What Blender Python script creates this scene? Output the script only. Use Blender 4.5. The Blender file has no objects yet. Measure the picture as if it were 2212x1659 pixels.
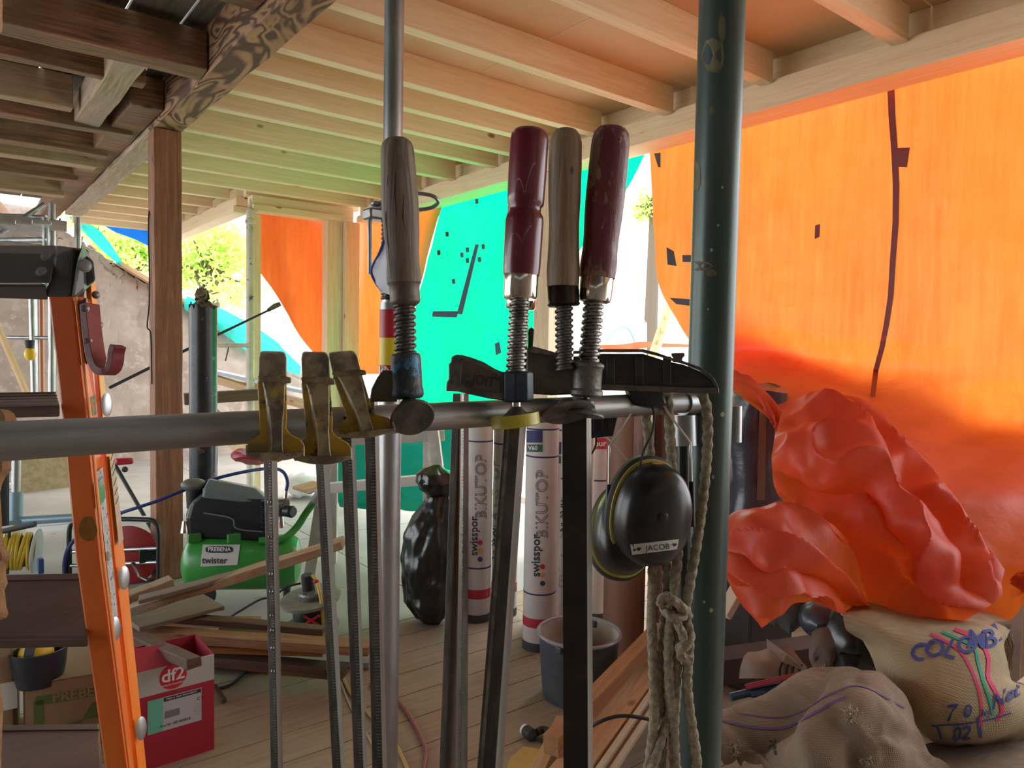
import bpy, bmesh, math, random
from mathutils import Vector as V, Matrix as MX, noise
from mathutils.bvhtree import BVHTree
S = bpy.context.scene
COL = S.collection
R = math.radians
random.seed(7)
# ---------------------------------------------------------------- camera
FPX, CX, CY = 1570.0, 1106.0, 829.5
YAW, PIT, ROL = R(38.15), R(2.85), R(1.05)
_f = V((math.sin(YAW)*math.cos(PIT), math.cos(YAW)*math.cos(PIT), -math.sin(PIT)))
_r = V((math.cos(YAW), -math.sin(YAW), 0))
_u = _r.cross(_f)
CR = _r*math.cos(ROL) + _u*math.sin(ROL)
CU = -_r*math.sin(ROL) + _u*math.cos(ROL)
CAM = V((0, 0, 1.5))
cd = bpy.data.cameras.new('camera'); cam = bpy.data.objects.new('camera', cd); COL.objects.link(cam)
m = MX((CR, CU, -_f)).transposed().to_4x4(); m.translation = CAM
cam.matrix_world = m
cd.sensor_width = 36; cd.lens = 36*FPX/2212; cd.clip_start = 0.02; cd.clip_end = 300
S.camera = cam
# ---------------------------------------------------------------- light
w = bpy.data.worlds.new('sky'); S.world = w; w.use_nodes = True
nt = w.node_tree; bg = nt.nodes['Background']
sk = nt.nodes.new('ShaderNodeTexSky'); sk.sky_type = 'HOSEK_WILKIE' if False else 'NISHITA'
sk.sun_disc = False; sk.sun_elevation = R(48); sk.sun_rotation = R(60); sk.air_density = 1.6; sk.dust_density = 4.0; sk.ozone_density = 1.0
mixn = nt.nodes.new('ShaderNodeMix'); mixn.data_type = 'RGBA'; mixn.inputs[0].default_value = 0.75
mixn.inputs[7].default_value = (9, 9.3, 9.6, 1)
nt.links.new(sk.outputs[0], mixn.inputs[6]); nt.links.new(mixn.outputs[2], bg.inputs[0])
bg.inputs[1].default_value = 0.42
sd = bpy.data.lights.new('sun', 'SUN'); sun = bpy.data.objects.new('sun', sd); COL.objects.link(sun)
sd.energy = 0.9; sd.angle = R(22); sd.color = (1, .93, .82)
SUND = V((-0.46, -0.32, -0.82)).normalized()      # travel direction of the sunlight
sun.rotation_euler = SUND.to_track_quat('-Z', 'Y').to_euler()
S.view_settings.view_transform = 'Standard'; S.view_settings.look = 'None'
S.view_settings.exposure = 0.36; S.view_settings.gamma = 1; S.view_settings.use_curve_mapping = False
# ---------------------------------------------------------------- pixel -> place
def ray(x, y): return CR*((x-CX)/FPX) - CU*((y-CY)/FPX) + _f
def P(x, y, d): return CAM + ray(x, y)*d
def on(x, y, ax, v):
    r = ray(x, y); return CAM + r*((v-CAM[ax])/r[ax])
def dep(p): return (V(p)-CAM).dot(_f)
def pxs(n, p): return n*dep(p)/FPX               # size in metres of n pixels at the distance of p
# ---------------------------------------------------------------- materials
def nmat(name):
    m = bpy.data.materials.new(name); m.use_nodes = True
    return m, m.node_tree, m.node_tree.nodes['Principled BSDF']
def ramp(nt, fac, stops):
    r = nt.nodes.new('ShaderNodeValToRGB'); e = r.color_ramp.elements
    while len(e) < len(stops): e.new(.5)
    for i, (p, c) in enumerate(stops): e[i].position = p; e[i].color = (c[0], c[1], c[2], 1) if not isinstance(c, float) else (c, c, c, 1)
    nt.links.new(fac, r.inputs[0]); return r.outputs[0]
def tex(nt, kind, scale, stretch=(1, 1, 1), detail=4, rough=.6, dist=0, rand=False):
    tc = nt.nodes.new('ShaderNodeTexCoord'); mp = nt.nodes.new('ShaderNodeMapping'); mp.inputs['Scale'].default_value = stretch
    nt.links.new(tc.outputs['Object'], mp.inputs[0])
    if rand:
        oi = nt.nodes.new('ShaderNodeObjectInfo'); ml = nt.nodes.new('ShaderNodeMath'); ml.operation = 'MULTIPLY'; ml.inputs[1].default_value = 37
        nt.links.new(oi.outputs['Random'], ml.inputs[0]); nt.links.new(ml.outputs[0], mp.inputs['Location'])
    if kind == 'noise':
        n = nt.nodes.new('ShaderNodeTexNoise'); n.inputs['Scale'].default_value = scale; n.inputs['Detail'].default_value = detail
        n.inputs['Roughness'].default_value = rough; n.inputs['Distortion'].default_value = dist; o = n.outputs[0]
    elif kind == 'vor':
        n = nt.nodes.new('ShaderNodeTexVoronoi'); n.inputs['Scale'].default_value = scale; o = n.outputs['Distance']
    else:
        n = nt.nodes.new('ShaderNodeTexWave'); n.inputs['Scale'].default_value = scale; n.inputs['Distortion'].default_value = dist
        n.inputs['Detail'].default_value = detail; n.bands_direction = kind; o = n.outputs['Fac']
    nt.links.new(mp.outputs[0], n.inputs['Vector']); return o
def mix(nt, fac, a, b, mode='MIX'):
    n = nt.nodes.new('ShaderNodeMix'); n.data_type = 'RGBA'; n.blend_type = mode
    for i, v in ((0, fac), (6, a), (7, b)):
        if isinstance(v, (float, int)): n.inputs[i].default_value = v
        elif isinstance(v, tuple): n.inputs[i].default_value = (v[0], v[1], v[2], 1)
        else: nt.links.new(v, n.inputs[i])
    return n.outputs[2]
def bump(nt, b, h, strength, dist=.01):
    n = nt.nodes.new('ShaderNodeBump'); n.inputs['Strength'].default_value = strength; n.inputs['Distance'].default_value = dist
    nt.links.new(h, n.inputs['Height'])
    if not isinstance(b, bpy.types.Node): return n
    nt.links.new(n.outputs[0], b.inputs['Normal'])
MC = {}
def mat(name, c, rough=.6, metal=0., c2=None, scale=6, stretch=(1, 1, 1), lo=.4, hi=.62, bmp=0., bscale=60, c3=None, s3=30, t3=.68, coat=0, spec=.5, dist=0):
    if name in MC: return MC[name]
    m, nt, b = nmat(name); MC[name] = m
    b.inputs['Roughness'].default_value = rough; b.inputs['Metallic'].default_value = metal
    b.inputs['Coat Weight'].default_value = coat; b.inputs['Specular IOR Level'].default_value = spec
    b.inputs['Base Color'].default_value = (*c, 1)
    if c2:
        o = ramp(nt, tex(nt, 'noise', scale, stretch, dist=dist, rand=True), [(lo, c), (hi, c2)])
        if c3: o = mix(nt, ramp(nt, tex(nt, 'noise', s3, stretch, 6, .7), [(t3, 0.), (t3+.04, 1.)]), o, c3)
        nt.links.new(o, b.inputs['Base Color'])
    if bmp: bump(nt, b, tex(nt, 'noise', bscale, stretch, 6), bmp, .004)
    return m
def wood(name, c1, c2, axis='Z', knot=(.25, .12, .05), rough=.75, fine=1., kscale=2.2, kth=.05, bmp=.25, stain=None, grain=1.):
    if name in MC: return MC[name]
    m, nt, b = nmat(name); MC[name] = m
    st = {'X': (.05, 1, 1), 'Y': (1, .05, 1), 'Z': (1, 1, .05)}[axis]
    g = tex(nt, 'noise', 42*fine, st, 5, .62, 1.2, True)
    o = ramp(nt, g, [(.5-.16/grain, c2), (.5+.12/grain, c1)])
    sk2 = {'X': (.5, 1, 1), 'Y': (1, .5, 1), 'Z': (1, 1, .5)}[axis]
    if knot:
        k = tex(nt, 'vor', kscale*2, sk2, rand=True)
        o = mix(nt, ramp(nt, k, [(kth, 1.), (kth*1.9, 0.)]), o, knot)
    if stain: o = mix(nt, ramp(nt, tex(nt, 'noise', 3, (1, 1, 1), 5, .7, .5, True), [(.48, 0.), (.62, .85)]), o, stain)
    nt.links.new(o, b.inputs['Base Color']); b.inputs['Roughness'].default_value = rough
    bump(nt, b, g, bmp, .003)
    return m
def lin(r, g, b): return tuple(((v/255)/12.92 if v/255 <= .04045 else ((v/255+.055)/1.055)**2.4) for v in (r, g, b))
def sheet(name, refl, trans, tw=.6, rough=.45, weave=0, grid=None, bmp=.3, fine=120, streak=None):
    m, nt, b = nmat(name); MC[name] = m
    b.inputs['Base Color'].default_value = (*refl, 1); b.inputs['Roughness'].default_value = rough
    tr = nt.nodes.new('ShaderNodeBsdfTranslucent'); tr.inputs[0].default_value = (*trans, 1)
    mx = nt.nodes.new('ShaderNodeMixShader'); mx.inputs[0].default_value = tw
    out = nt.nodes['Material Output']
    nt.links.new(b.outputs[0], mx.inputs[1]); nt.links.new(tr.outputs[0], mx.inputs[2]); nt.links.new(mx.outputs[0], out.inputs[0])
    n1 = tex(nt, 'noise', 3.0, (1, 1, .35), 8, .65, .6)
    o = mix(nt, ramp(nt, n1, [(.38, 0.), (.66, 1.)]), tuple(x*.74 for x in trans), trans)
    if streak:
        n2 = tex(nt, 'noise', 26, (1, 1, .06), 4, .7)
        o = mix(nt, ramp(nt, n2, [(.35, .35), (.6, 0.)]), o, streak)
    if grid:
        sp, gc, ax = grid
        for a in ax:
            tc = nt.nodes.new('ShaderNodeTexCoord'); se = nt.nodes.new('ShaderNodeSeparateXYZ'); nt.links.new(tc.outputs['Object'], se.inputs[0])
            q = nt.nodes.new('ShaderNodeMath'); q.operation = 'MULTIPLY'; q.inputs[1].default_value = 1/sp; nt.links.new(se.outputs[a], q.inputs[0])
            fr = nt.nodes.new('ShaderNodeMath'); fr.operation = 'FRACT'; nt.links.new(q.outputs[0], fr.inputs[0])
            lt = nt.nodes.new('ShaderNodeMath'); lt.operation = 'LESS_THAN'; lt.inputs[1].default_value = .13; nt.links.new(fr.outputs[0], lt.inputs[0])
            o = mix(nt, lt.outputs[0], o, gc)
    nt.links.new(o, tr.inputs[0])
    if bmp:
        bn = bump(nt, None, tex(nt, 'noise', fine, (1, 1, 1), 5), bmp, .004)
        nt.links.new(bn.outputs[0], b.inputs['Normal'])
    return m
# ---------------------------------------------------------------- mesh builder
class MB:
    def __init__(s, M=None): s.v = []; s.f = []; s.M = M
    def add(s, vs, fs):
        n = len(s.v); s.v += [(s.M @ V(v)) if s.M else V(v) for v in vs]; s.f += [tuple(i+n for i in f) for f in fs]; return s
    def box(s, c, d, M=None, bev=0):
        x, y, z = d[0]/2, d[1]/2, d[2]/2
        if bev:
            bm = bmesh.new(); bmesh.ops.create_cube(bm, size=1)
            for v in bm.verts: v.co = V((v.co.x*d[0], v.co.y*d[1], v.co.z*d[2]))
            bmesh.ops.bevel(bm, geom=bm.edges[:], offset=bev, segments=2, affect='EDGES', profile=.7)
            vs = [v.co.copy() for v in bm.verts]; fs = [tuple(v.index for v in f.verts) for f in bm.faces]; bm.free()
        else:
            vs = [V((a*x, b*y, e*z)) for a in (-1, 1) for b in (-1, 1) for e in (-1, 1)]
            fs = [(0, 1, 3, 2), (4, 6, 7, 5), (0, 4, 5, 1), (2, 3, 7, 6), (0, 2, 6, 4), (1, 5, 7, 3)]
        c = V(c)
        return s.add([(M @ v if M else v)+c for v in vs], fs)
    def hexa(s, p):      # 8 points: bottom ring 0-3, top ring 4-7
        return s.add(p, [(3, 2, 1, 0), (4, 5, 6, 7), (0, 1, 5, 4), (1, 2, 6, 5), (2, 3, 7, 6), (3, 0, 4, 7)])
    def loft(s, rings, cap=True, closed=True):
        n = len(rings[0]); vs = [p for r in rings for p in r]; fs = []
        for i in range(len(rings)-1):
            for j in range(n if closed else n-1):
                a = i*n+j; b = i*n+(j+1) % n; fs.append((a, b, b+n, a+n))
        if cap and closed: fs.append(tuple(range(n))[::-1]); fs.append(tuple(range((len(rings)-1)*n, len(rings)*n)))
        return s.add(vs, fs)
    def tube(s, pts, r, n=10, cap=True):
        pts = [V(p) for p in pts]; rings = []; up = None
        for i, p in enumerate(pts):
            t = (pts[min(i+1, len(pts)-1)]-pts[max(i-1, 0)]).normalized()
            if up is None:
                up = t.orthogonal().normalized()
            else:
                up = (up - t*up.dot(t)); up = up.normalized() if up.length > 1e-6 else t.orthogonal().normalized()
            q = t.cross(up); rr = r[i] if isinstance(r, (list, tuple)) else r
            rings.append([p + (up*math.cos(2*math.pi*k/n) + q*math.sin(2*math.pi*k/n))*rr for k in range(n)])
        return s.loft(rings, cap)
    def lathe(s, p0, p1, prof, n=24, cap=True):
        p0, p1 = V(p0), V(p1); L = p1-p0; t = L.normalized(); u = t.orthogonal().normalized(); q = t.cross(u)
        return s.loft([[p0+L*a + (u*math.cos(2*math.pi*k/n)+q*math.sin(2*math.pi*k/n))*r for k in range(n)] for a, r in prof], cap)
    def thread(s, p0, p1, r, pitch, depth=.16, n=20):
        p0, p1 = V(p0), V(p1); L = p1-p0; le = L.length; t = L/le; u = t.orthogonal().normalized(); q = t.cross(u)
        nz = int(le/pitch*8); rings = []
        for i in range(nz+1):
            z = le*i/nz; ring = []
            for k in range(n):
                ph = (z/pitch - k/n) % 1
                rr = r*(1 if ph < .42 else 1-depth if .55 < ph < .87 else 1-depth*((ph-.42)/.13 if ph <= .55 else (1-ph)/.13))
                a = 2*math.pi*k/n; ring.append(p0+t*z+(u*math.cos(a)+q*math.sin(a))*rr)
            rings.append(ring)
        return s.loft(rings)
    def prism(s, outline, d):           # outline in local XZ... (x, z), thickness d along Y (-d/2..d/2)
        n = len(outline); vs = [V((x, -d/2, z)) for x, z in outline]+[V((x, d/2, z)) for x, z in outline]
        fs = [tuple(range(n)), tuple(range(n, 2*n))[::-1]]+[(i, i+n, (i+1) % n+n, (i+1) % n) for i in range(n)]
        return s.add(vs, fs)
    def grid(s, fn, nu, nv):
        vs = [fn(i/nu, j/nv) for j in range(nv+1) for i in range(nu+1)]
        fs = [(j*(nu+1)+i, j*(nu+1)+i+1, (j+1)*(nu+1)+i+1, (j+1)*(nu+1)+i) for j in range(nv) for i in range(nu)]
        return s.add(vs, fs)
    def sphere(s, c, r, n=12, fn=None):
        c = V(c); rr = V(r) if not isinstance(r, (int, float)) else V((r, r, r)); rings = []
        for i in range(1, n):
            a = math.pi*i/n
            rings.append([c+V((rr.x*math.sin(a)*math.cos(2*math.pi*k/(2*n)), rr.y*math.sin(a)*math.sin(2*math.pi*k/(2*n)), -rr.z*math.cos(a))) for k in range(2*n)])
        if fn: rings = [[fn(p) for p in r_] for r_ in rings]
        return s.loft(rings)
WM = {}
def finish(o, label=None, cat=None, group=None, kind=None):
    if label: o['label'] = label
    if cat: o['category'] = cat
    if group: o['group'] = group
    if kind: o['kind'] = kind
    return o
def obj(name, mb, mt, parent=None, M=None, smooth=True, sharp=35, bev=0, solid=0, label=None, cat=None, group=None, kind=None):
    me = bpy.data.meshes.new(name); me.from_pydata([tuple(v) for v in mb.v], [], mb.f); me.update()
    bm = bmesh.new(); bm.from_mesh(me); bmesh.ops.recalc_face_normals(bm, faces=bm.faces[:])
    for f in bm.faces: f.smooth = smooth
    if smooth:
        for e in bm.edges: e.smooth = len(e.link_faces) == 2 and e.calc_face_angle(0) < R(sharp)
    bm.to_mesh(me); bm.free()
    if mt: me.materials.append(mt)
    o = bpy.data.objects.new(name, me); COL.objects.link(o)
    M = M.copy() if M else MX.Identity(4); WM[o.name] = M
    if parent: o.parent = parent; o.matrix_basis = WM[parent.name].inverted() @ M
    else: o.matrix_basis = M
    if bev: md = o.modifiers.new('bevel', 'BEVEL'); md.width = bev; md.segments = 2; md.limit_method = 'ANGLE'
    if solid: md = o.modifiers.new('thickness', 'SOLIDIFY'); md.thickness = solid; md.offset = 0
    return finish(o, label, cat, group, kind)
def thing(name, label, cat, loc=(0, 0, 0), group=None, M=None, kind=None):
    o = bpy.data.objects.new(name, None); COL.objects.link(o); o.empty_display_size = .05
    M = M if M else MX.Translation(V(loc)); WM[o.name] = M.copy(); o.matrix_basis = M
    return finish(o, label, cat, group, kind)
def frame(o, z, x=None):                 # matrix with local Z along z
    z = V(z).normalized(); x = V(x) if x is not None else z.orthogonal(); x = (x-z*x.dot(z)).normalized(); y = z.cross(x)
    m = MX((x, y, z)).transposed().to_4x4(); m.translation = V(o); return m
def plank(name, p0, p1, w_, h_, mt, up=(0, 0, 1), parent=None, bev=.003, jit=0, **k):     # local Z along the length, local X = width, local Y = thickness
    p0, p1 = V(p0), V(p1); L = (p1-p0).length; z = (p1-p0).normalized(); x = z.cross(V(up)).normalized()
    M = frame(p0, z, x); b = MB()
    if jit:
        rs = []
        n = 8
        for i in range(n+1):
            q = lambda s: random.uniform(-jit, jit)
            rs.append([V((w_/2*a+q(0), h_/2*c+q(0), L*i/n)) for a, c in ((-1, -1), (1, -1), (1, 1), (-1, 1))])
        b.loft(rs)
    else: b.box((0, 0, L/2), (w_, h_, L))
    return obj(name, b, mt, parent, M, smooth=False, bev=bev, **k)
def dup(root, M, label=None, group=None):
    r = root.copy(); COL.objects.link(r); r.matrix_basis = M; WM[r.name] = M.copy()
    if label: r['label'] = label
    if group: r['group'] = group
    for ch in list(root.children):
        c = ch.copy(); COL.objects.link(c); c.parent = r
        for g in list(ch.children): d = g.copy(); COL.objects.link(d); d.parent = c
    return r
def catmull(pts, n):
    pts = [V(p) for p in pts]; out = []; q = [pts[0]*2-pts[1]]+pts+[pts[-1]*2-pts[-2]]
    for i in range(len(pts)-1):
        a, b, c, d = q[i:i+4]
        for k in range(n):
            t = k/n; out.append(.5*((2*b)+(c-a)*t+(2*a-5*b+4*c-d)*t*t+(3*b-a-3*c+d)*t**3))
    return out+[pts[-1]]
def text_mb(txt, size, bold=False, ital=0, outline=False, cell=0):
    cu = bpy.data.curves.new('t', 'FONT'); cu.body = txt; cu.size = size; cu.align_x = 'CENTER'; cu.align_y = 'CENTER'; cu.shear = ital
    cu.offset = size*.018 if bold else 0
    cu.resolution_u = 3
    if outline: cu.fill_mode = 'NONE'; cu.bevel_depth = size*.02; cu.bevel_resolution = 0
    o = bpy.data.objects.new('t', cu); COL.objects.link(o)
    dg = bpy.context.evaluated_depsgraph_get(); me = bpy.data.meshes.new_from_object(o.evaluated_get(dg))
    b = MB(); b.v = [v.co.copy() for v in me.vertices]; b.f = [tuple(p.vertices) for p in me.polygons]
    bpy.data.objects.remove(o); bpy.data.curves.remove(cu); bpy.data.meshes.remove(me); return b
def flat(b, M, off=.0006):               # lay a text / outline (local XY) onto the plane of M (X right, Y up, Z out)
    r = MB(); r.v = [M @ V((v.x, v.y, v.z*.2+off)) for v in b.v]; r.f = b.f; return r
def rect(w_, h_, cx=0, cy=0, n=1):
    b = MB()
    return b.grid(lambda u, v: V((cx-w_/2+w_*u, cy-h_/2+h_*v, 0)), n, n)
def disc(r, cx=0, cy=0, n=28):
    b = MB(); return b.add([V((cx+r*math.cos(2*math.pi*k/n), cy+r*math.sin(2*math.pi*k/n), 0)) for k in range(n)], [tuple(range(n))])
def fbm(p, o=4): return noise.fractal(V(p), .9, 2.1, o)
# ================================================================ materials
SPR = dict(knot=(.30, .16, .08), kth=.045)
spruceX = wood('spruce_x', (.88, .74, .50), (.76, .59, .37), 'X', **SPR, grain=.8)
spruceY = wood('spruce_y', (.88, .74, .50), (.76, .59, .37), 'Y', **SPR, grain=.8)
spruceZ = wood('spruce_z', (.80, .64, .46), (.66, .48, .31), 'Z', **SPR, grain=.8)
spruceP = wood('spruce_plank', (.72, .50, .30), (.55, .34, .17), 'Z', **SPR)
ply = mat('plywood', (.70, .50, .28), .7, c2=(.64, .45, .24), scale=2.5, bmp=.05)
oldY = mat('old_beam', (.30, .15, .07), .75)
_nt = oldY.node_tree; _g = tex(_nt, 'noise', 5.5, (1, .2, 1), 2, .5, 1.2)
_w = _nt.nodes.new('ShaderNodeMath'); _w.operation = 'MULTIPLY'; _w.inputs[1].default_value = 17; _nt.links.new(_g, _w.inputs[0])
_f2 = _nt.nodes.new('ShaderNodeMath'); _f2.operation = 'PINGPONG'; _f2.inputs[1].default_value = 1; _nt.links.new(_w.outputs[0], _f2.inputs[0])
_c = ramp(_nt, _f2.outputs[0], [(.25, (.085, .04, .02)), (.6, (.34, .18, .09)), (.85, (.42, .24, .12))])
_c = mix(_nt, ramp(_nt, tex(_nt, 'noise', 2.5, (1, .4, 1), 4), [(.42, .4), (.6, 0.)]), _c, (.12, .055, .028))
_nt.links.new(_c, _nt.nodes['Principled BSDF'].inputs['Base Color']); bump(_nt, _nt.nodes['Principled BSDF'], _f2.outputs[0], .5, .004)
oldX = wood('old_joist', (.30, .15, .07), (.10, .048, .025), 'X', knot=(.03, .02, .01), bmp=.6, stain=(.16, .10, .055))
oldZ = wood('old_post', (.33, .15, .075), (.17, .07, .035), 'Z', knot=(.07, .03, .02), bmp=.5, stain=(.22, .10, .06))
oldG = wood('old_grey', (.42, .27, .15), (.24, .15, .085), 'X', knot=(.07, .04, .02), bmp=.6, stain=(.36, .26, .17))
oldGY = wood('old_grey_y', (.46, .33, .22), (.25, .17, .11), 'Y', knot=(.07, .04, .02), bmp=.6, stain=(.36, .28, .22))
boardG = wood('ceiling_board', (.22, .20, .15), (.13, .115, .085), 'Y', knot=(.06, .05, .03), bmp=.4)
floorM = wood('floor_board', (.36, .275, .195), (.27, .20, .14), 'X', knot=(.10, .07, .05), kscale=.9, kth=.03, rough=.8, stain=(.33, .27, .215))
slab = mat('pale_floor', (.30, .285, .25), .6, c2=(.23, .22, .19), scale=1.2, c3=(.17, .14, .11), s3=5, t3=.62, bmp=.1)
galv = mat('galvanised', (.40, .41, .42), .38, .85, (.30, .31, .32), 14, (1, 1, .4), bmp=.12, bscale=90)
galvD = mat('dull_pipe', (.24, .24, .235), .42, .6, (.42, .41, .39), 26, (.12, 1, 1), c3=(.10, .09, .08), s3=40, bmp=.2, bscale=120)
alu = mat('aluminium', (.55, .56, .56), .35, .9, (.42, .43, .43), 8)
steel = mat('steel', (.30, .29, .27), .36, .9, (.16, .14, .125), 60, bmp=.25, bscale=150)
steelD = mat('dark_steel', (.075, .068, .064), .5, .55, (.15, .13, .115), 45, (1, 1, .3), c3=(.22, .17, .13), s3=70, bmp=.25, bscale=150)
railL = mat('bright_rail', (.40, .39, .35), .4, .7, (.25, .22, .19), 30, (1, 1, .06), c3=(.12, .09, .07), s3=60, bmp=.15, bscale=200)
chrome = mat('chrome', (.78, .74, .66), .14, 1., (.62, .56, .47), 60, c3=(.30, .18, .08), s3=80, t3=.66)
black = mat('black_plastic', (.014, .015, .017), .38, bmp=.08, bscale=300)
blackM = mat('black_rubber', (.02, .02, .022), .65)
greenP = mat('green_paint_tube', (.045, .075, .07), .34, .35, (.075, .10, .09), 5, (1, 1, .3), c3=(.19, .17, .10), s3=9, t3=.66, bmp=.1, bscale=60)
white = mat('white', (.72, .72, .72), .6); cream = mat('cream', (.60, .52, .40), .6)
ink = mat('ink', (.03, .03, .035), .7); inkB = mat('navy_ink', (.03, .035, .12), .7)
M_box = lambda c: MX.Translation(V(c))
# ================================================================ the building
fl = thing('floor', None, None, (0, 0, 0), kind='structure')
y = -3.6; i = 0
while y < 3.35:
    wdt = .19
    xs = [-4.2, random.uniform(-1.5, .5), random.uniform(1.6, 3.0), 4.1]
    for a, b2 in zip(xs, xs[1:]):
        bb = MB().box(((a+b2)/2, y+wdt/2, -.015), (b2-a-.003, wdt-.004, .03))
        obj('floor_board', bb, floorM, fl, smooth=False, bev=.0015)
    y += wdt; i += 1
YF = y
for ix in range(4):
    for iy in range(4):
        x0, y0 = -4.2+ix*2.15, YF+iy*1.9
        obj('floor_panel', MB().box((x0+1.07, y0+.95, -.015), (2.144, 1.894, .03)), slab, fl, smooth=False, bev=.002)
obj('subfloor', MB().box((0, 3.6, -.09), (9.4, 15.2, .1)), mat('subfloor', (.2, .15, .1), .9), fl, smooth=False)
ground = obj('trim_1', MB().box((10, 20, -.62), (160, 160, .1)), mat('yard_ground', (.80, .79, .75), .9, c2=(.72, .71, .67), scale=1), kind='structure', smooth=False)
# new ceiling: plywood sheets, spruce joists, header beams
ce = thing('ceiling', None, None, (2.2, 4, 2.976), kind='structure')
yy = -3.6
while yy < 10:
    y1 = min(yy+1.25, 10.0); xr = 3.42 if yy < 6.9 else 2.28
    for a, b2 in ((1.18, 2.3), (2.3, 3.42)):
        if b2 > xr+.1: continue
        obj('plywood_sheet', MB().box(((a+b2)/2, (yy+y1)/2, 2.986), (b2-a-.004, y1-yy-.004, .02)), ply, ce, smooth=False)
    yy = y1
js = [-2.2, -1.6, -1.0, -.4, .25, .85, 1.45, 2.09, 2.71, 3.275, 3.62, 3.985, 4.34, 4.90, 5.42, 5.96, 6.44, 6.97, 7.51, 8.04, 8.55, 9.04, 9.6]
for q in js:
    xe = 3.245 if q < 6.6 else 2.12
    obj('joist', MB().box(((1.19+xe)/2, q+.04, 2.902), (xe-1.19, .07, .148)), spruceX, ce, smooth=False, bev=.003)
obj('header_beam', MB().box((3.32, 1.5, 2.73), (.2, 10.2, .06)), spruceY, ce, smooth=False, bev=.003)
obj('header_beam', MB().box((3.335, 1.5, 2.806), (.17, 10.2, .083)), spruceY, ce, smooth=False, bev=.003)
obj('rim_board', MB().box((3.37, 1.5, 2.912), (.10, 10.2, .128)), spruceY, ce, smooth=False, bev=.003)
obj('header_beam', MB().box((2.73, 6.76, 2.73), (.98, .16, .06)), spruceX, ce, smooth=False, bev=.003)
obj('header_beam', MB().box((2.74, 6.78, 2.806), (1.0, .13, .083)), spruceX, ce, smooth=False, bev=.003)
obj('rim_board', MB().box((2.76, 6.80, 2.905), (1.12, .08, .128)), spruceX, ce, smooth=False, bev=.003)
obj('rim_board', MB().box((2.25, 8.35, 2.90), (.04, 2.9, .14)), spruceY, ce, smooth=False, bev=.003)
obj('header_beam', MB().box((2.2, 8.35, 2.73), (.14, 2.9, .06)), spruceY, ce, smooth=False, bev=.003)
obj('header_beam', MB().box((2.215, 8.35, 2.806), (.12, 2.9, .083)), spruceY, ce, smooth=False, bev=.003)
# old ceiling
oc = thing('ceiling', None, None, (-1, 4, 2.8), kind='structure')
def oldbeam(name, x0, x1, y0, y1, z0, z1, mt, jt=.006, n=14, axis='x'):
    rs = []
    for i in range(n+1):
        t = i/n
        if axis == 'y':
            yy = y0+(y1-y0)*t; j = lambda k: .012*fbm((yy*2, k*7, x0), 3)
            rs.append([V((x0+j(1), yy, z0+j(2))), V((x1+j(3), yy, z0+j(4))), V((x1+j(5), yy, z1)), V((x0+j(6), yy, z1))])
        else:
            xx = x0+(x1-x0)*t; j = lambda k: jt*1.6*fbm((xx*2.5, k*7, y0*3), 3)
            rs.append([V((xx, y0+j(1), z0+j(2))), V((xx, y1+j(3), z0+j(4))), V((xx, y1+j(5), z1)), V((xx, y0+j(6), z1))])
    return obj(name, MB().loft(rs), mt, oc, smooth=False, bev=.006)
oldbeam('main_beam', 1.035, 1.195, -3.6, 5.02, 2.795, 3.03, oldY, n=50, axis='y')
oldbeam('main_beam', 1.035, 1.19, 5.02, 8.9, 2.80, 3.0, oldGY, n=30, axis='y')
oldbeam('main_beam', .86, 1.03, 4.6, 10.6, 2.83, 3.0, oldX, n=30, axis='y')
for (ya, yb, z0, z1, mt, xe) in ((-.6, -.48, 2.86, 3.02, oldX, 1.03), (.3, .42, 2.86, 3.02, oldX, 1.03), (1.2, 1.32, 2.86, 3.02, oldX, 1.03), (2.0, 2.12, 2.86, 3.02, oldX, 1.03), (2.92, 3.06, 2.85, 3.05, oldX, 1.03), (3.72, 3.88, 2.80, 2.99, oldX, 1.03), (4.22, 4.3, 2.83, 3.02, oldX, .86),
        (4.92, 5.02, 2.83, 3.02, oldG, .62), (5.18, 5.30, 2.80, 2.9, oldX, .98), (5.86, 6.0, 2.80, 3.0, oldX, .95), (6.2, 6.36, 2.78, 2.92, oldG, .93), (6.9, 7.02, 2.79, 2.93, oldX, .9), (7.7, 7.85, 2.79, 2.93, oldG, .9)):
    oldbeam('old_joist', -3.2, xe, ya, yb, z0, z1, mt)
oldbeam('trimmer', .66, .80, 3.9, 5.3, 2.82, 2.98, oldGY, axis='y')
x = -4.0; k = 0
while x < 1.02:
    bw = .235
    ye = 9.5
    segs = [(-3.6, ye)] if not (.50 < x+bw/2 < .80) else [(-3.6, 2.45), (2.75, ye)]
    for a, b2 in segs:
        obj('ceiling_board', MB().box((x+bw/2, (a+b2)/2, 3.045), (bw-.012, b2-a, .024)), boardG, oc, smooth=False)
    x += bw
# roof timbers sloping beyond
for i in range(4):
    plank('rafter', (-.9+i*.3, 8.6, 3.3), (.6+i*.12, 10.6, 2.5), .1, .12, oldG if i % 2 else oldX, parent=oc)
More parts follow.
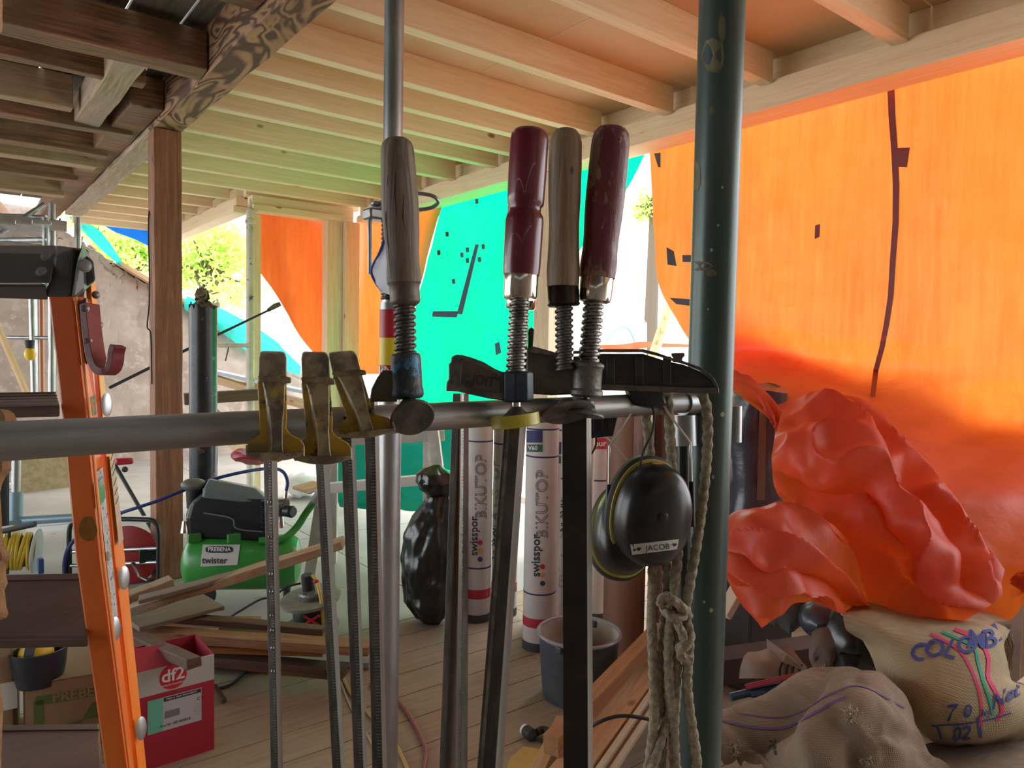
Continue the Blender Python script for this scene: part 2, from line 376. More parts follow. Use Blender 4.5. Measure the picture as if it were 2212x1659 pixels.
# rear outer wall: rendered rubble with a sloping broken top
wb = thing('wall_back', None, None, (1.4, 9.9, 0), kind='structure')
YW = 10.2
top = [on(x, y, 1, YW) for x, y in ((-400, 300), (100, 470), (160, 508), (215, 552), (262, 588), (330, 622), (420, 668), (520, 735), (600, 790), (700, 850), (800, 905))]
def wallfn(u, v):
    t = u*(len(top)-1); i = min(int(t), len(top)-2); q = top[i].lerp(top[i+1], t-i)
    z = -.02+(q.z+.02)*v
    n = fbm((q.x*2.3, 0, z*2.3), 4)*.03+abs(fbm((q.x*9, 4, z*9), 3))*.008
    e = (v > .93)*abs(fbm((q.x*7, 1, z*7), 3))*.06
    return V((q.x, YW+n+e, z+(e*.7 if v > .97 else 0)))
wm = mat('old_render', (.42, .34, .28), .9, c2=(.32, .25, .205), scale=2.2, c3=(.44, .36, .31), s3=7, t3=.54, bmp=.3, bscale=14)
obj('render_face', MB().grid(wallfn, 110, 60), wm, wb, sharp=60, solid=.3)
stoneM = mat('rubble_stone', (.36, .20, .13), .9, c2=(.26, .17, .12), scale=4, bmp=.6, bscale=30)
for i in range(26):
    t = random.uniform(2, 7.3); k = int(t); q = top[k].lerp(top[k+1], t-k)
    s_ = random.uniform(.05, .1)
    obj('stone', MB().sphere((q.x, YW-.03, q.z-random.uniform(.03, .16)), (s_*1.2, .07, s_*.7), 5, lambda p: p+V((fbm(p*9, 2), fbm(p*8+V((5, 5, 5)), 2), fbm(p*9+V((9, 0, 0)), 2)))*.02), stoneM, wb, smooth=False)
for (a, b2, w_) in (((250, 572), (500, 720), .10),):
    plank('coping_board', on(*a, 1, YW-.12)+V((0, 0, .03)), on(*b2, 1, YW-.12)+V((0, 0, .03)), .30, .05, spruceP, parent=wb)
# low sun-blocking wall added behind the orange sheet, and the wall behind the photographer
blk = mat('masonry', (.34, .29, .25), .9, c2=(.25, .21, .18), scale=5, bmp=.5, bscale=25)
obj('wall_sunblock', MB().box((3.80, .3, .45), (.22, 5.4, 1.05)), blk, kind='structure', smooth=False)
obj('wall_rear', MB().box((0, -3.75, 1.2), (8.4, .25, 3.6)), blk, kind='structure', smooth=False)
obj('wall_left', MB().box((-4.1, -.6, 1.5), (.25, 6.2, 3.0)), blk, kind='structure', smooth=False)
# posts
pt = oldbeam  # noqa
def post(name, x0, x1, y0, y1, z1, mt, label, cat='post', jt=.004, n=24):
    rs = []
    for i in range(n+1):
        z = z1*i/n; j = lambda k: jt*fbm((k*7, x0, z*3), 3)
        rs.append([V((x0+j(1), y0+j(2), z)), V((x1+j(3), y0+j(4), z)), V((x1+j(5), y1+j(6), z)), V((x0+j(7), y1+j(8), z))])
    return obj(name, MB().loft(rs), mt, smooth=False, bev=.008 if jt > .002 else .003, label=label, cat=cat)
post('timber_post', 1.03, 1.19, 4.86, 5.02, 2.795, oldZ, 'reddish brown old timber post carrying the dark ceiling beam')
post('timber_post', 2.27, 2.37, 6.86, 6.98, 2.70, spruceZ, 'pale spruce post behind the peeling white steel prop', jt=.001)
cp = thing('corner_post', 'double pale spruce post at the far corner between orange sheets', 'post', (3.08, 6.7, 0))
obj('stud', MB().box((3.03, 6.74, 1.35), (.16, .12, 2.7)), spruceZ, cp, smooth=False, bev=.003)
obj('stud', MB().box((3.185, 6.68, 1.35), (.15, .12, 2.7)), spruceZ, cp, smooth=False, bev=.003)
pg = on(1175, 640, 0, 3.3)
post('timber_post', 3.26, 3.36, pg.y-.1, pg.y+.06, 2.70, spruceZ, 'pale post in front of the green net, behind the plain wooden handle', jt=.001)
# ================================================================ sheets
def hit(bvh, x, y, off=.003):
    d = ray(x, y).normalized(); h = bvh.ray_cast(CAM, d)
    if h[0] is None: return None
    n = h[1] if h[1].dot(d) < 0 else -h[1]
    return h[0] + n*off
def bvh_of(*mbs):
    vs = []; fs = []
    for b in mbs:
        n = len(vs); vs += b.v; fs += [tuple(i+n for i in f) for f in b.f]
    return BVHTree.FromPolygons(vs, fs)
def paste(name, bvh, quad, mt, parent, off=.003, n=(6, 6), label=None, thick=0):      # quad: tl, tr, br, bl in the photograph, laid on the surface that is really there
    tl, tr, br, bl = [V((*q, 0)) for q in quad]; b = MB(); bad = []
    def fn(u, v):
        q = tl.lerp(tr, u).lerp(bl.lerp(br, u), v); h = hit(bvh, q.x, q.y, off); bad.append(h is None)
        return h or V((0, 0, 0))
    b.grid(fn, *n); fs = [f for f in b.f if not any(bad[i] for i in f)]
    use = sorted({i for f in fs for i in f}); mp = {i: k for k, i in enumerate(use)}
    b.v = [b.v[i] for i in use]; b.f = [tuple(mp[i] for i in f) for f in fs]
    if not fs: return None
    return obj(name, b, mt, parent, label=label, solid=thick)
def paste_mb(name, bvh, src, o, ex, ey, mt, parent, off=.003, label=None):            # src: flat 2D shape; o, ex, ey: where its axes lie
    b = MB(); good = {}
    for i, v in enumerate(src.v):
        h = hit(bvh, o[0]+ex[0]*v.x+ey[0]*v.y, o[1]+ex[1]*v.x+ey[1]*v.y, off)
        if h is not None: good[i] = len(b.v); b.v.append(h)
    b.f = [tuple(good[i] for i in f) for f in src.f if all(i in good for i in f)]
    if not b.f: return None
    return obj(name, b, mt, parent, smooth=False, label=label)
def net_surface(rows, sub, disp=None, plane=None):
    """rows of control points (x, y, depth or None = on the plane) -> smooth grid"""
    W = []
    for r in rows:
        W.append([(P(x, y, d) if d is not None else plane(x, y)) for x, y, d in r])
    H = [catmull(r, sub) for r in W]
    colsN = len(H[0]); cols_ = [catmull([H[j][i] for j in range(len(H))], sub) for i in range(colsN)]
    nu, nv = colsN-1, len(cols_[0])-1
    b = MB()
    pts = [[cols_[i][j] for i in range(nu+1)] for j in range(nv+1)]
    if disp:
        out = [[None]*(nu+1) for _ in range(nv+1)]
        for j in range(nv+1):
            for i in range(nu+1):
                a = pts[j][min(i+1, nu)]-pts[j][max(i-1, 0)]; c = pts[min(j+1, nv)][i]-pts[max(j-1, 0)][i]
                n = a.cross(c); n = n.normalized() if n.length > 1e-9 else V((1, 0, 0))
                if n.dot(CAM-pts[j][i]) < 0: n = -n
                out[j][i] = pts[j][i]+n*disp(pts[j][i], i/nu, j/nv)
        pts = out
    b.v = [p for r in pts for p in r]
    b.f = [(j*(nu+1)+i, j*(nu+1)+i+1, (j+1)*(nu+1)+i+1, (j+1)*(nu+1)+i) for j in range(nv) for i in range(nu)]
    return b
def ridge(p, s, seed=0, o=3):
    q = V(p)*s+V((seed*7.1, seed*3.3, seed)); a = 0; am = 1; t = 0
    for k in range(o): a += am*(1-2.2*abs(noise.noise(q))); t += am; q = q*2.03+V((3, 1, 7)); am *= .5
    return a/t
def crumple(p, s, seed=0):
    q = V(p)*s+V((seed*3.1, seed*5.7, seed)); q = q+V((noise.noise(q*.7), noise.noise(q*.7+V((4, 4, 4))), 0))*.5
    return .55-noise.voronoi(q)[0][0]
def tri(t): t = t % 1; return 1-abs(2*t-1)*2
orangeM = sheet('orange_tarpaulin', (.80, .11, .065), (.74, .150, .016), .55, .42, bmp=.75, fine=18, streak=(.70, .20, .04))
orangeD = mat('tarp_seam', (.20, .012, .010), .5); tapeM = mat('dark_tape', (.025, .02, .04), .5)
greenN = sheet('green_net', (.02, .32, .24), (.0, .80, .20), .82, .6, grid=(.042, (.0, .50, .14), (1, 2)), bmp=.1, streak=(.0, .9, .26))
greenT = sheet('green_tarpaulin', (.0, .17, .13), (.0, .4, .3), .25, .4, bmp=.5, fine=22)
cyanM = sheet('turquoise_net', (.03, .50, .42), (.05, .85, .75), .5, .5)
blueM = sheet('blue_tarpaulin', (.01, .13, .60), (.01, .22, .9), .45, .4)
XT = 3.46
pl = lambda x, y: on(x, y, 0, XT)
tp = thing('orange_tarpaulin', 'big orange tarpaulin hanging on the right with its lower end bunched up', 'tarpaulin', on(1900, 300, 0, XT))
def dmain(p, u, v):
    lo = min(1, max(0, (2.1-p.z)/1.3))
    a = .03*math.sin(p.y*6+1.5*math.sin(p.z*1.3)) + .035*fbm((p.y*2.2, 0, p.z*.6), 3)
    return a*(.35+.5*lo)+.012*ridge((p.y, 0, p.z*.8), 2.6, 2)+lo*lo*(.085*crumple((p.y, p.x, p.z*.8), 2.0, 5)+.014*crumple(p, 6, 2))-.02
rows = [
 [(1396, 285, None), (1500, 262, None), (1640, 232, None), (1800, 190, None), (1960, 150, None), (2130, 100, None), (2400, 30, None)],
 [(1401, 360, None), (1500, 360, None), (1640, 360, None), (1800, 360, None), (1960, 340, None), (2130, 330, None), (2400, 300, None)],
 [(1408, 480, None), (1505, 480, None), (1640, 480, None), (1800, 480, None), (1960, 480, None), (2130, 480, None), (2400, 480, None)],
 [(1419, 610, None), (1520, 610, None), (1650, 610, None), (1800, 610, None), (1960, 610, None), (2130, 610, None), (2400, 610, None)],
 [(1470, 715, None), (1560, 700, None), (1670, 700, None), (1800, 720, None), (1960, 730, None), (2130, 730, None), (2400, 730, None)],
 [(1530, 800, None), (1600, 775, None), (1690, 780, None), (1800, 800, None), (1940, 820, None), (2130, 820, None), (2400, 820, None)],
 [(1585, 850, 3.45), (1640, 840, 3.35), (1730, 850, 3.2), (1830, 880, 3.05), (1960, 930, 2.9), (2130, 940, None), (2400, 940, None)],
 [(1680, 900, 3.1), (1710, 900, 3.0), (1790, 930, 2.85), (1880, 980, 2.7), (1990, 1040, 2.55), (2130, 1080, 2.5), (2400, 1080, 2.4)],
 [(1740, 1000, 2.85), (1790, 1010, 2.8), (1850, 1040, 2.65), (1930, 1090, 2.5), (2030, 1160, 2.38), (2140, 1210, 2.33), (2400, 1210, 2.2)],
 [(1800, 1150, 2.62), (1850, 1170, 2.6), (1920, 1190, 2.5), (2000, 1230, 2.42), (2080, 1260, 2.37), (2150, 1290, 2.33), (2230, 1240, 2.25)],
 [(1850, 1322, 2.5), (1900, 1335, 2.42), (1970, 1352, 2.36), (2040, 1350, 2.33), (2100, 1345, 2.32), (2160, 1342, 2.3), (2212, 1250, 2.25)],
]
mb1 = net_surface(rows, 20, dmain, pl)
obj('sheet', mb1, orangeM, tp, sharp=70)
def dfold(seed, amp):
    def f(p, u, v):
        w_ = 1.1*fbm((p.x*2.2, p.y*2.2, p.z*2.2+seed), 3)
        return (amp*1.1*tri(v*2.6-u*1.1+w_)+amp*1.7*crumple(p, 3.2, seed)+amp*.28*crumple(p, 9, seed+2))*min(1, 7*u+.1, 7*(1-u)+.1)*min(1, 7*v+.25, 7*(1-v)+.3)
    return f
# the rolled middle fold sweeping from upper left to lower right
rows2 = [
 [(1690, 885, 2.75), (1760, 850, 2.8), (1850, 862, 2.72), (1930, 925, 2.6), (2010, 1010, 2.45), (2090, 1110, 2.3), (2170, 1230, 2.2)],
 [(1672, 960, 2.55), (1760, 930, 2.5), (1850, 960, 2.4), (1930, 1030, 2.32), (2010, 1110, 2.24), (2090, 1210, 2.14), (2160, 1290, 2.1)],
 [(1668, 1020, 2.5), (1750, 1020, 2.42), (1830, 1050, 2.33), (1900, 1120, 2.24), (1970, 1190, 2.18), (2040, 1270, 2.1), (2110, 1325, 2.08)],
 [(1680, 1068, 2.5), (1745, 1085, 2.48), (1805, 1140, 2.4), (1860, 1200, 2.32), (1920, 1270, 2.26), (1980, 1330, 2.2), (2050, 1358, 2.16)],
 [(1700, 1092, 2.6), (1750, 1120, 2.62), (1790, 1200, 2.56), (1840, 1262, 2.48), (1880, 1318, 2.42), (1925, 1350, 2.3), (1970, 1366, 2.25)]]
mb2 = net_surface(rows2, 24, dfold(1, .042))
obj('fold', mb2, orangeM, tp, sharp=60)
rows3 = [
 [(1562, 1125, 2.3), (1600, 1102, 2.32), (1650, 1096, 2.34), (1690, 1088, 2.36), (1740, 1100, 2.4), (1790, 1140, 2.4), (1830, 1180, 2.4)],
 [(1560, 1180, 2.18), (1610, 1165, 2.12), (1665, 1150, 2.1), (1715, 1150, 2.1), (1765, 1165, 2.14), (1810, 1200, 2.22), (1850, 1240, 2.32)],
 [(1566, 1235, 2.12), (1620, 1230, 2.02), (1680, 1222, 1.98), (1730, 1222, 2.0), (1780, 1235, 2.06), (1825, 1262, 2.16), (1868, 1285, 2.3)],
 [(1585, 1280, 2.1), (1635, 1285, 2.02), (1690, 1280, 1.98), (1740, 1272, 2.02), (1790, 1280, 2.1), (1835, 1295, 2.2), (1872, 1305, 2.32)],
 [(1645, 1357, 2.1), (1665, 1345, 2.06), (1705, 1308, 2.06), (1745, 1302, 2.1), (1795, 1312, 2.16), (1840, 1322, 2.25), (1875, 1326, 2.35)]]
mb3 = net_surface(rows3, 24, dfold(4, .030))
obj('fold', mb3, orangeM, tp, sharp=60)
rows4 = [
 [(1560, 800, 3.1), (1600, 815, 3.1), (1650, 850, 3.05), (1700, 890, 3.0), (1760, 900, 2.9)],
 [(1575, 835, 3.0), (1620, 835, 2.98), (1665, 880, 2.95), (1700, 930, 2.85), (1740, 950, 2.8)],
 [(1690, 925, 2.9), (1695, 940, 2.88), (1690, 970, 2.84), (1700, 1000, 2.78), (1720, 1010, 2.75)]]
mb4 = net_surface(rows4, 10, dfold(8, .02))
obj('fold', mb4, orangeM, tp, sharp=60)
lay = net_surface([[(1560, 660, None), (1640, 700, None), (1740, 770, None), (1850, 850, None)], [(1540, 760, None), (1640, 790, None), (1740, 850, None), (1850, 930, None)], [(1600, 880, None), (1660, 900, None), (1740, 940, None), (1850, 1000, None)]], 8,
                  lambda p, u, v: .02*math.sin(p.y*5), lambda x, y: on(x, y, 0, XT+.09))
obj('doubled_layer', lay, orangeM, tp, label='doubled darker layer at the lower left of the sheet')
bt = bvh_of(mb1)
sx = [(1925, 175), (1928, 250), (1934, 330), (1937, 400), (1936, 480), (1930, 560), (1925, 640), (1916, 700), (1906, 750), (1893, 800), (1884, 860)]
b = MB(); vs = []
for i, (x, y) in enumerate(sx): vs += [hit(bt, x-8+i*.3, y, .006) or pl(x-8, y), hit(bt, x+8-i*.2, y, .006) or pl(x+8, y)]
b.add(vs, [(2*i, 2*i+1, 2*i+3, 2*i+2) for i in range(len(sx)-1)]); obj('seam_strip', b, orangeD, tp, label='dark red vertical seam strip')
for q, mm in (([(1938, 320), (1967, 319), (1961, 362), (1938, 361)], orangeD), ([(1762, 487), (1773, 484), (1772, 512), (1761, 517)], orangeD), ([(1414, 332), (1428, 330), (1428, 362), (1423, 362)], tapeM),
              ([(1441, 534), (1457, 543), (1463, 575), (1443, 572)], tapeM), ([(1475, 551), (1500, 551), (1500, 566), (1476, 566)], tapeM), ([(1447, 643), (1500, 647), (1500, 662), (1462, 657)], tapeM)):
    paste('tape_patch', bt, q, mm, tp, .006, (2, 2))
# green net
gn = thing('green_net', 'bright green scaffold net with blue tape marks behind the clamps', 'net', on(1100, 400, 0, XT+.06))
pn = lambda x, y: on(x, y, 0, XT+.14)
rowsn = [
 [(x, y, dep(on(x, y, 0, 3.44))) for x, y in ((950, 425), (1080, 385), (1200, 350), (1320, 312), (1412, 285))],
 [(945, 480, None), (1050, 470, None), (1160, 460, None), (1260, 440, None), (1352, 420, None)],
 [(922, 590, None), (1010, 585, None), (1090, 580, None), (1170, 575, None), (1248, 560, None)],
 [(898, 690, None), (970, 690, None), (1040, 690, None), (1115, 690, None), (1186, 680, None)],
 [(884, 780, None), (950, 780, None), (1020, 780, None), (1090, 780, None), (1166, 770, None)],
 [(860, 905, None), (940, 910, None), (1010, 910, None), (1080, 905, None), (1160, 890, None)]]
mbn = net_surface(rowsn, 12, lambda p, u, v: .03*math.sin(p.y*5+p.z)+.02*ridge(p, 1.5, 3), pn)
obj('mesh', mbn, greenN, gn)
bn_ = bvh_of(mbn); tapeB = mat('blue_tape', (.0, .055, .12), .5)
for q in ([(1028, 528), (1036, 528), (1000, 680), (988, 678)], [(880, 672), (992, 672), (988, 686), (880, 682)], [(1070, 742), (1080, 738), (1084, 762), (1072, 768)]):
    paste('tape_strip', bn_, q, tapeB, gn, .006, (2, 8))
for x, y in ((1011, 540), (999, 551), (1011, 563), (1045, 533), (1037, 561), (1031, 434), (967, 506), (949, 546), (981, 608), (1111, 700)):
    paste('tape_patch', bn_, [(x-4, y-5), (x+3, y-6), (x+4, y+5), (x-3, y+6)], tapeB, gn, .006, (1, 1))
# far orange sheets
t2 = MB(); ply_ = lambda x, y: on(x, y, 1, 7.06)
t2 = net_surface([[(546, 440, None), (600, 446, None), (660, 452, None), (712, 458, None)], [(546, 560, None), (610, 560, None), (665, 560, None), (718, 560, None)],
                  [(604, 650, None), (650, 650, None), (690, 650, None), (728, 650, None)], [(662, 745, None), (690, 745, None), (715, 745, None), (738, 745, None)], [(738, 835, None), (742, 835, None), (746, 835, None), (752, 835, None)]],
                 9, lambda p, u, v: .03*math.sin(p.x*14+p.z*2)+.03*ridge(p, 1.8, 2), ply_)
obj('orange_tarpaulin', t2, orangeM, label='orange sheet with slanted lower edge hanging left of the corner post', cat='tarpaulin')
t3 = net_surface([[(768, 470, None), (830, 458, None), (890, 445, None), (966, 428, None)], [(768, 560, None), (815, 560, None), (870, 560, None), (930, 545, None)],
                  [(768, 650, None), (805, 650, None), (850, 650, None), (898, 650, None)], [(768, 740, None), (800, 740, None), (835, 740, None), (868, 740, None)], [(768, 808, None), (790, 808, None), (815, 808, None), (845, 808, None)]],
                 9, lambda p, u, v: .018*math.sin(p.y*9+p.z)+.018*ridge(p, 1.5, 7), pl)
obj('orange_tarpaulin', t3, orangeM, label='orange sheet between the corner post and the green net', cat='tarpaulin')
t5 = net_surface([[(225, 488, None), (280, 490, None), (360, 492, None)], [(240, 496, None), (290, 510, None), (365, 530, None)], [(250, 502, None), (300, 522, None), (370, 558, None)]], 8,
                 lambda p, u, v: .04*fbm(p*2), lambda x, y: on(x, y, 1, 9.75))
obj('blue_tarpaulin', t5, blueM, label='blue tarpaulin edge sagging under the far end of the new ceiling', cat='tarpaulin')
for lab, rr in (('turquoise net strip draped on the upper left slope of the rubble wall', [[(148, 470), (205, 525), (262, 576)], [(160, 466), (215, 508), (262, 562)], [(175, 475), (222, 505), (264, 566)]]),
                ('turquoise net strip draped on the wall slope behind the black steel column', [[(398, 668), (480, 720), (560, 775), (648, 812)], [(398, 650), (480, 690), (565, 735), (650, 800)], [(404, 640), (490, 672), (580, 725), (652, 792)]])):
    mbx = net_surface([[(x, y, None) for x, y in r] for r in rr], 8, lambda p, u, v: .06*fbm(p*4), lambda x, y: on(x, y, 1, 9.9))
    obj('turquoise_net', mbx, cyanM, label=lab, cat='net')
# ================================================================ foreground: rail, tube, clamps
YP = on(0, 955, 1, 0)[1] if False else P(0, 955, .491).y
A0 = on(-90, 959, 1, YP); A1 = on(1478, 869, 1, YP)
def pd(x): return dep(on(x, 955-x*.058, 1, YP))
sp = thing('steel_rail', 'grey horizontal steel pipe with the clamps hung on it', 'pipe', A0)
obj('tube', MB().tube([A0+(A1-A0)*(i/6) for i in range(7)], .0135, 28), galvD, sp)
dT = pd(1478)+.03
TB = P(1533, 860, dT); rT = pxs(48, TB)
tu = thing('scaffold_tube', 'thick dark green upright tube with worn paint, right of the clamps', 'post', (TB.x, TB.y, 0))
obj('tube', MB().tube([(TB.x, TB.y, z) for z in (0, .7, 1.4, 2.1, 2.94)], rT, 40), greenP, tu)
btu = bvh_of(MB().tube([(TB.x, TB.y, z) for z in (0, 2.97)], rT, 64))
def blob(cx, cy, rx, ry, seed=0, n=22):
    b = MB(); b.v = [V((cx, cy, 0))]+[V((cx+rx*math.cos(2*math.pi*k/n)*(1+.35*noise.noise((math.cos(2*math.pi*k/n)*1.6, math.sin(2*math.pi*k/n)*1.6, seed))), cy+ry*math.sin(2*math.pi*k/n)*(1+.35*noise.noise((math.cos(2*math.pi*k/n)*2, math.sin(2*math.pi*k/n)*2, seed+9))), 0)) for k in range(n)]
    b.f = [(0, k+1, (k+1) % n+1) for k in range(n)]; return b
olive = mat('old_paint', (.17, .145, .075), .6, c2=(.11, .10, .06), scale=40)
grit = mat('mortar_splash', (.42, .39, .30), .8)
for i, (x, y, a, c) in enumerate(((1543, 120, 26, 38), (1560, 62, 8, 30), (1538, 240, 6, 8), (1505, 380, 9, 30), (1511, 575, 24, 10), (1536, 590, 12, 8))):
    paste_mb('paint_patch', btu, blob(x, y, a, c, i), (0, 0), (1, 0), (0, 1), olive, tu, .0004, label='olive worn paint patch')
for i, (x, y, a) in enumerate(((1560, 405, 4), (1551, 487, 4), (1537, 540, 5), (1530, 668, 3), (1560, 895, 7), (1536, 1318, 6), (1521, 1300, 4), (1540, 1030, 5))):
    paste_mb('mortar_spot', btu, blob(x, y, a*.6, a*.8, i+20), (0, 0), (1, 0), (0, 1), grit, tu, .0006)
# coupler sleeves
cl_ = thing('pipe_coupler', 'grey sleeve bracket joining the rail to the green tube', 'coupler', P(1480, 930, dT))
dS = dT-.03
obj('sleeve', MB().tube([P(1478, 897, dS), P(1480, 962, dS)], pxs(25, P(1480, 930, dS)), 28), galv, cl_)
obj('collar', MB().tube([A1-V((.004, 0, 0)), A1+V((.02, 0, 0))], .0165, 24), galv, cl_)
obj('pin_tube', MB().tube([P(1476, 962, dS), P(1478, 1300, dS)], pxs(14, P(1480, 930, dS)), 20), mat('black_tube', (.03, .032, .035), .3, .5), cl_)
obj('bracket', MB().box(P(1500, 925, dT-.015), (.05, .012, .035)), galv, cl_, bev=.002)
obj('sleeve', MB().tube([P(1588, 877, dT+.03), P(1587, 955, dT+.03)], pxs(15, P(1588, 930, dT)), 24), galv, cl_)
# --- paint and metal of the clamps
yel = mat('worn_yellow_casting', (.55, .34, .035), .45, .1, (.30, .22, .09), 40, lo=.45, hi=.58, c3=(.07, .05, .035), s3=35, t3=.60, bmp=.35, bscale=260)
yelE = mat('bare_casting', (.42, .36, .23), .42, .3, (.17, .135, .10), 50, lo=.42, hi=.6, c3=(.55, .38, .06), s3=28, t3=.57, bmp=.3, bscale=250)
cast = mat('dark_casting', (.085, .072, .062), .45, .4, (.14, .115, .09), 45, c3=(.16, .12, .09), s3=60, bmp=.25, bscale=200)
castG = mat('grey_casting', (.22, .21, .195), .45, .55, (.10, .095, .09), 60, c3=(.28, .24, .2), s3=70, bmp=.25, bscale=220)
blueC = mat('blue_block', (.035, .055, .08), .45, .4, (.08, .07, .06), 70, c3=(.06, .19, .30), s3=55, t3=.56, bmp=.3, bscale=200)
navyC = mat('navy_block', (.012, .022, .045), .4, .2, (.03, .04, .06), 50, bmp=.15)
def hexpx(pts_front, pts_back): return pts_front+pts_back
def loftpx(b, secs):     # secs: (y, xl, xr, front depth, back depth)
    return b.loft([[P(xl, y, d0), P(xr, y, d0), P(xr, y, d1), P(xl, y, d1)] for y, xl, xr, d0, d1 in secs])
def prismpx(b, pts, d0, d1, inset=None):
    n = len(pts); vs = [P(x, y, d0) for x, y in pts]+[P(x, y, d1) for x, y in pts]
    return b.add(vs, [tuple(range(n)), tuple(range(n, 2*n))[::-1]]+[(i, i+n, (i+1) % n+n, (i+1) % n) for i in range(n)])
def rail(par, yt, xl, xm, xr, yb, xl2, xm2, xr2, d, side=.016, dk=steelD, lt=railL, teeth=.35, groove=True, nt_=130, dback=.003):
    """rail seen on its narrow face (xl..xm) and its side (xm..xr)"""
    def sec(y, a, m_, c): p0, p1, p2 = P(a, y, d+dback), P(m_, y, d), P(c, y, d+side); return [p0, p1, p2, p0+p2-p1]
    b = MB().loft([sec(yt+(yb-yt)*t, xl+(xl2-xl)*t, xm+(xm2-xm)*t, xr+(xr2-xr)*t) for t in [i/6 for i in range(7)]])
    obj('rail', b, dk, par, bev=.0006, smooth=False)
    b = MB()                             # the bright side strip
    for i in range(1):
        s0, s1 = sec(yt, xl, xm, xr), sec(yb, xl2, xm2, xr2); n0 = (s0[1]-s0[0]).normalized()*.0005
        b.hexa([s0[1]+n0*0, s0[1]+n0, s0[2]+n0, s0[2], s1[1], s1[1]+n0, s1[2]+n0, s1[2]])
    obj('rail_side', b, lt, par, smooth=False, label='brighter worn side face of the rail')
    if teeth:
        b = MB()
        for i in range(nt_):
            t = (i+.5)/nt_; t2 = (i+.95)/nt_
            for (ta, tb) in ((t, t2),):
                a, c = sec(yt+(yb-yt)*ta, xl+(xl2-xl)*ta, xm+(xm2-xm)*ta, xr+(xr2-xr)*ta), sec(yt+(yb-yt)*tb, xl+(xl2-xl)*tb, xm+(xm2-xm)*tb, xr+(xr2-xr)*tb)
                f = V(-_f)*.0009
                b.hexa([a[1].lerp(a[0], teeth), a[1], a[1]+f, a[1].lerp(a[0], teeth)+f, c[1].lerp(c[0], teeth), c[1], c[1]+f, c[1].lerp(c[0], teeth)+f])
        obj('serration', b, steel, par, smooth=False, kind='stuff')
def jaw(par, fx, d):
    q = lambda x, y, o=0: P(*fx(x, y), d+o)
    def pr(pts, o0, o1): 
        n = len(pts); b = MB(); b.add([q(x, y, o0) for x, y in pts]+[q(x, y, o1) for x, y in pts], [tuple(range(n)), tuple(range(n, 2*n))[::-1]]+[(i, i+n, (i+1) % n+n, (i+1) % n) for i in range(n)]); return b
    # tilted pad block
    b = MB(); b.loft([[q(558, 815, 0), q(619, 815, 0), q(619, 815, .02), q(558, 815, .02)], [q(559, 775, .003), q(619, 775, .003), q(619, 772, .024), q(559, 772, .024)],
                      [q(562, 764, .006), q(616, 766, .006), q(616, 762, .024), q(562, 760, .024)], [q(568, 760, .010), q(610, 761, .010), q(610, 759, .024), q(568, 758, .024)]])
    obj('pad_block', b, yelE, par, bev=.0008)
    b = pr([(556, 812), (612, 811), (629, 816), (629, 828), (612, 829), (604, 824), (558, 826)], -.004, .022); obj('collar', b, yelE, par, bev=.001)
    b = pr([(556, 824), (619, 824), (620, 900), (618, 925), (628, 938), (648, 948), (656, 958), (656, 985), (532, 988), (533, 962), (540, 952), (562, 938), (560, 900)], .006, .012); obj('web', b, yel, par, bev=.0008)
    b = MB(); b.loft([[q(566, 822, -.002), q(617, 822, -.002), q(617, 822, .014), q(566, 822, .014)], [q(573, 850, -.002), q(616, 850, -.002), q(614, 850, .012), q(568, 850, .012)],
                      [q(580, 890, -.002), q(614, 890, -.002), q(610, 890, .010), q(572, 890, .010)], [q(584, 925, -.003), q(611, 925, -.003), q(608, 925, .010), q(578, 925, .010)],
                      [q(586, 960, -.005), q(611, 960, -.005), q(609, 960, .010), q(580, 960, .010)], [q(582, 992, -.006), q(614, 992, -.006), q(614, 992, .010), q(576, 992, .010)]])
    obj('rib', b, yelE, par, bev=.0012)
    b = MB(); pts = []
    n = 12; rs = []
    for i in range(n+1):
        t = i/n; x = 531+t*125; c = 1-(2*t-1)**2; yb = 984+12*c+t*-2; yt_ = 978-1*c
        rs.append([q(x, yt_, -.006-.004*c), q(x, yb, -.005-.003*c), q(x, yb+1, .012), q(x, yt_, .012)])
    b.loft(rs); obj('foot', b, yelE, par, bev=.0012)
    # upturned rims of the recesses
    for xx in (534, 655): obj('foot_rim', MB().tube([q(xx, 962, -.002), q(xx, 975, -.004), q(xx, 985, -.004)], .0011, 8), yelE, par)
D1 = pd(590)-.045
c1 = thing('bar_clamp', 'yellow-painted clamp jaw, leftmost on the rail', 'clamp', P(585, 900, D1))
jaw(c1, lambda x, y: (x, y), D1); rail(c1, 960, 568, 585, 597, 1760, 587, 602, 612, D1+.013)
bd = MB()
for y in (1085, 1160, 1240, 1278, 1330, 1362, 1400, 1450): bd.sphere(P(580+(y-1000)*.022, y, D1+.0125), .0017, 5)
obj('rivet', bd, steel, c1, kind='stuff')
D2 = pd(690)-.045
c2 = thing('bar_clamp', 'worn clamp jaw with bare metal face, second from left on the rail', 'clamp', P(690, 900, D2))
jaw(c2, lambda x, y: (x+104+(y-995)*.055, y+8+(y-995)*.03), D2); rail(c2, 975, 680, 696, 708, 1760, 723, 741, 750, D2+.013)
D3 = pd(790)-.045
c3 = thing('bar_clamp', 'twisted dark clamp jaw leaning left, third from left on the rail', 'clamp', P(790, 900, D3))
jaw(c3, lambda x, y: (793+(x-593)*1.0+(y-995)*.22, 945+(y-995)*.79+(x-593)*-.10), D3); rail(c3, 900, 734, 756, 764, 1760, 768, 788, 795, D3+.016)
def handle(par, p0, p1, prof, mt, d, n=28, name='handle', off=0):
    a, c = P(*p0, d), P(*p1, d+off); k = d/FPX
    return obj(name, MB().lathe(a, c, [(t, r*k) for t, r in prof], n), mt, par, sharp=50)
